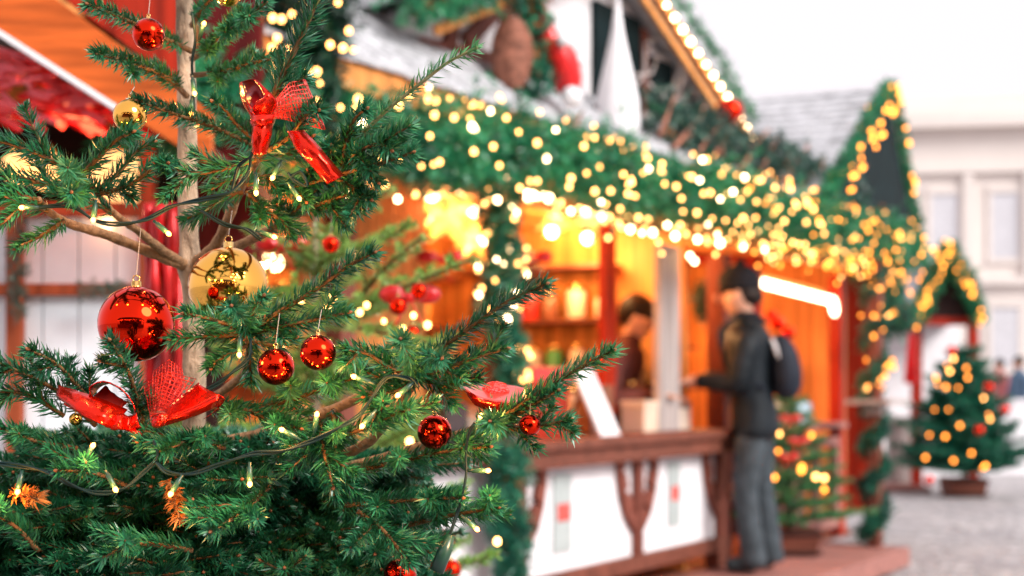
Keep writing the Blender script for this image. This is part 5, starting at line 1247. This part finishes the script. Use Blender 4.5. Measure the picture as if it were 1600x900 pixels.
# lower bow
BY = 1.40
lb = thing('bow', W(225, 665, BY), 'lower red foil bow in front of the trunk below the big red bauble', 'bow')
strip('loop', [((92, 602, 0.02), (98, 624, 0.02)), ((125, 612, 0), (128, 648, -0.01)), ((165, 626, -0.01), (160, 664, -0.02)), ((200, 640, 0), (175, 670, -0.01))], BY, M['foil'], lb, 0.012)
strip('loop', [((92, 602, 0.02), (100, 632, 0.03)), ((140, 622, 0.03), (140, 655, 0.03)), ((185, 640, 0.03), (180, 668, 0.02))], BY, M['foil'], lb, -0.004)
strip('loop', [((142, 622, 0.0), (150, 612, 0.04)), ((140, 606, 0.0), (158, 604, 0.04)), ((152, 597, -0.005), (172, 600, 0.04)), ((168, 596, -0.005), (185, 606, 0.04)), ((188, 606, -0.005), (200, 620, 0.04)), ((205, 624, 0), (212, 638, 0.03)), ((212, 642, 0), (208, 650, 0.02))], BY, M['foil'], lb, 0.0)
strip('loop', [((146, 620, 0.02), (190, 638, 0.01)), ((165, 602, 0.03), (200, 628, 0.02))], BY, M['foil_lit'], lb, 0.004)  # pinkish highlight inside the loop painted as a lighter strip
strip('knot', [((172, 652), (176, 672)), ((188, 646, -0.01), (190, 671, -0.012)), ((203, 650, 0), (205, 674, 0)), ((214, 644, -0.008), (222, 668, -0.006))], BY - 0.01, M['foil'], lb, 0.006)
strip('tail', [((200, 668), (206, 676)), ((214, 672, -0.01), (212, 684, 0)), ((224, 680), (220, 690))], BY - 0.01, M['foil'], lb, 0.002)
strip('loop', [((258, 640, 0.01), (262, 652, -0.02)), ((285, 618, 0.02), (300, 638, -0.015)), ((310, 598, 0.02), (344, 617, -0.01))], BY, M['foil'], lb, 0.004)
strip('loop', [((262, 652, -0.02), (246, 668, 0.0)), ((300, 638, -0.018), (292, 655, 0)), ((344, 617, -0.012), (335, 638, 0.01))], BY, M['foil'], lb, 0.008)
strip('loop', [((344, 617, -0.01), (335, 636, 0.01)), ((352, 624, 0.0), (340, 640, 0.02)), ((340, 640, 0.02), (318, 655, 0.02))], BY, M['foil'], lb, 0.0)
strip('knot', [((238, 650, 0), (240, 668, 0)), ((250, 646, -0.015), (250, 668, -0.01)), ((264, 646, -0.01), (260, 662, -0.01))], BY - 0.012, M['foil'], lb, 0.005)
net('net_ribbon', [[(236, 655, 0.02), (242, 652, 0.02), (250, 650, 0.02)], [(230, 625, 0.025), (252, 615, 0.0), (280, 628, 0.03)], [(224, 598, 0.03), (262, 580, 0.0), (306, 592, 0.04)]], BY, lb)
net('net_ribbon', [[(240, 640, 0.03), (250, 640, 0.03), (262, 640, 0.03)], [(238, 600, 0.045), (262, 590, 0.03), (290, 605, 0.05)], [(240, 580, 0.05), (264, 562, 0.04), (284, 576, 0.06)]], BY, lb)
# upper bow
BY2 = 1.42
ub = thing('bow', W(415, 190, BY2), 'upper red foil bow right of the trunk with a long dangling tail', 'bow')
strip('loop', [((376, 128, 0.03), (380, 160, 0.02)), ((398, 124, 0.02), (392, 166, 0.0)), ((416, 140, 0.01), (402, 182, -0.005))], BY2, mat('foil_shaded', (0.32, 0.004, 0.006), 0.3, 0.3, var=0.2), ub, -0.02)  # shade inside the loop put into a darker foil colour
strip('loop', [((398, 124, 0.0), (400, 126, 0.02)), ((418, 141, -0.015), (412, 150, -0.01)), ((432, 158, -0.01), (400, 160, -0.018)), ((426, 178, 0), (395, 172, -0.012)), ((424, 188, 0.0), (400, 186, -0.005))], BY2, M['foil'], ub, 0.004)
strip('loop', [((374, 130, 0.03), (378, 128, 0.0)), ((378, 158, 0.02), (388, 160, -0.016)), ((392, 182, 0.01), (402, 184, -0.01))], BY2, M['foil'], ub, 0.002)
strip('tail', [((394, 186, 0.0), (426, 184, 0.0)), ((393, 212, -0.004), (424, 212, 0.0)), ((394, 240, 0), (416, 240, 0.004))], BY2 - 0.005, M['foil'], ub, 0.010)
strip('knot', [((392, 180, 0), (394, 196, 0)), ((408, 178, -0.012), (408, 196, -0.012)), ((430, 178, 0), (428, 192, 0))], BY2 - 0.008, M['foil'], ub, 0.005)
strip('tail', [((448, 204, 0.01), (474, 203, 0.0)), ((462, 232, 0.0), (494, 224, -0.01)), ((488, 262, 0.0), (516, 250, -0.01)), ((511, 288, 0.0), (537, 274, 0.0))], BY2, M['foil'], ub, 0.010)
net('net_ribbon', [[(428, 180, 0), (428, 168, 0), (430, 156, 0.0)], [(470, 194, 0.02), (460, 160, -0.01), (452, 130, 0.02)], [(507, 202, 0.03), (490, 160, 0.0), (475, 124, 0.03)]], BY2, ub)
net('net_ribbon', [[(428, 184, 0.015), (428, 176, 0.015), (430, 160, 0.015)], [(466, 190, 0.03), (458, 168, 0.01), (450, 140, 0.03)], [(500, 200, 0.04), (482, 166, 0.02), (468, 134, 0.04)]], BY2, ub)
strip('edge_highlight', [((473, 124, 0.0), (477, 124, 0.0)), ((486, 155, 0.0), (490, 155, 0)), ((505, 203, 0.0), (509, 202, 0))], BY2 - 0.002, M['foil_lit'], ub, 0.0)  # highlight along the net edge made as a paler strip
# right bow
BY3 = 1.47
rb = thing('bow', W(775, 640, BY3), 'small red foil bow on the right branch in front of the stall counter', 'bow')
strip('loop', [((721, 601, 0.0), (724, 606, -0.02)), ((745, 600, 0.02), (750, 622, -0.02)), ((775, 601, 0.03), (780, 628, -0.02)), ((800, 602, 0.03), (802, 630, -0.015)), ((818, 606, 0.03), (816, 632, 0))], BY3, M['foil_lit'], rb, 0.0)  # light on the top face put into the paler foil colour
strip('loop', [((721, 601, -0.005), (726, 610, -0.01)), ((738, 614, -0.022), (742, 632, -0.01)), ((757, 625, -0.022), (764, 641, -0.01)), ((785, 629, -0.022), (788, 646, -0.01)), ((816, 632, -0.01), (812, 640, 0))], BY3, M['foil'], rb, 0.004)
net('net_ribbon', [[(745, 618, 0.0), (760, 622, 0), (790, 626, 0)], [(752, 608, 0.01), (770, 604, 0.0), (796, 612, 0.01)], [(762, 598, 0.02), (775, 596, 0.02), (790, 600, 0.02)]], BY3, rb)
strip('tail', [((800, 634), (818, 632)), ((806, 640), (812, 646))], BY3, M['foil'], rb, 0.003)

# fairy light cable of the front tree --------------------------------
fl = thing('light_string', W(390, 720, 1.38), 'dark green fairy light cable winding through the front tree', 'string lights')
def cable(pts, Y, r=0.0013, wob=3.0):
    P = smooth_path([W(p[0], p[1], Y + (p[2] if len(p) > 2 else 0)) for p in pts], 14); b = MB()
    for ph in (0, math.pi):
        Q = [p + np.array([0, math.cos(i * 0.13 + ph) * 0.0014, math.sin(i * 0.13 + ph) * 0.0014]) for i, p in enumerate(P)]
        b.tube(Q, r, 7, raw=True)
    return b.build('cable', M['cable'], fl, True)
cable([(-30, 722), (30, 728), (75, 738), (110, 757), (150, 770), (190, 765), (220, 742), (246, 714), (240, 690)], 1.36)
cable([(243, 722), (262, 738), (300, 740), (345, 725), (395, 709), (440, 705), (490, 688), (530, 668), (562, 648), (585, 615), (605, 590), (640, 592), (655, 605)], 1.36)
cable([(50, 325), (110, 322), (150, 345), (190, 350), (230, 342), (270, 322), (315, 312), (360, 300), (388, 270), (392, 245), (400, 230)], 1.42)
cable([(312, 328), (350, 350), (385, 358), (408, 374)], 1.46)
cable([(392, 245), (372, 262), (362, 300)], 1.43)
cable([(450, 270), (462, 284), (480, 290), (470, 270), (455, 275)], 1.46)
cable([(300, 620), (340, 600), (365, 580), (388, 560), (392, 530)], 1.42)
cable([(742, 660), (732, 680), (728, 712), (728, 745), (718, 790), (705, 830), (695, 862)], 1.40)
cable([(700, 690), (728, 695), (760, 694)], 1.42)
cable([(300, 20), (305, 60), (300, 100), (303, 160), (302, 185)], 1.60)
def fairy(px, py, ang, Y, lit=True, ln=0.017):
    """socket from its foot at (px,py) pointing at ang (0 = right, 90 = down in the picture)"""
    p = W(px, py, Y); d = np.array([math.cos(R(ang)), -0.15, -math.sin(R(ang))]); d /= np.linalg.norm(d)
    b = MB(); b.tube([p, p + d * 0.004, p + d * 0.005, p + d * ln, p + d * (ln + 0.001)], [0.0016, 0.0016, 0.0026, 0.0028, 0.0020], 10, raw=True); s = b.build('socket', M['socket'], fl, True)
    b = MB(); q = p + d * (ln + 0.0012); b.tube([q, q + d * 0.002, q + d * 0.004, q + d * 0.0058], [0.0018, 0.0026, 0.0023, 0.0005], 10, raw=True); b.build('bulb', M['bulb_near'], s, True)
    if lit: point(fl, q + d * 0.004 + [0, -0.012, 0], (1, 0.42, 0.10), 0.075, 0.004)
for a_ in ((150, 312, 95, 1.40), (375, 522, 90, 1.40), (648, 596, 140, 1.36), (588, 640, 130, 1.36), (390, 722, 88, 1.34), (165, 735, 60, 1.34), (285, 742, 120, 1.34), (130, 725, -60, 1.36),
           (300, 118, 80, 1.55), (300, 150, 90, 1.6), (720, 805, 40, 1.38), (730, 735, 0, 1.40), (740, 680, -70, 1.42), (240, 345, 40, 1.42), (68, 325, 180, 1.42), (450, 285, 55, 1.44), (440, 250, 115, 1.45), (400, 270, 88, 1.42), (470, 688, 210, 1.37), (490, 680, -80, 1.38),
           (585, 600, 200, 1.36), (35, 735, 100, 1.36), (400, 360, 20, 1.45), (310, 65, -70, 1.6)): fairy(*a_)
b = MB(); p, q = W(705, 836, 1.39), W(682, 892, 1.39); b.tube([p, p * 0.7 + q * 0.3, p * 0.65 + q * 0.35, q], [0.004, 0.0055, 0.007, 0.0075], 12, raw=True); b.build('connector', M['socket'], fl, True)
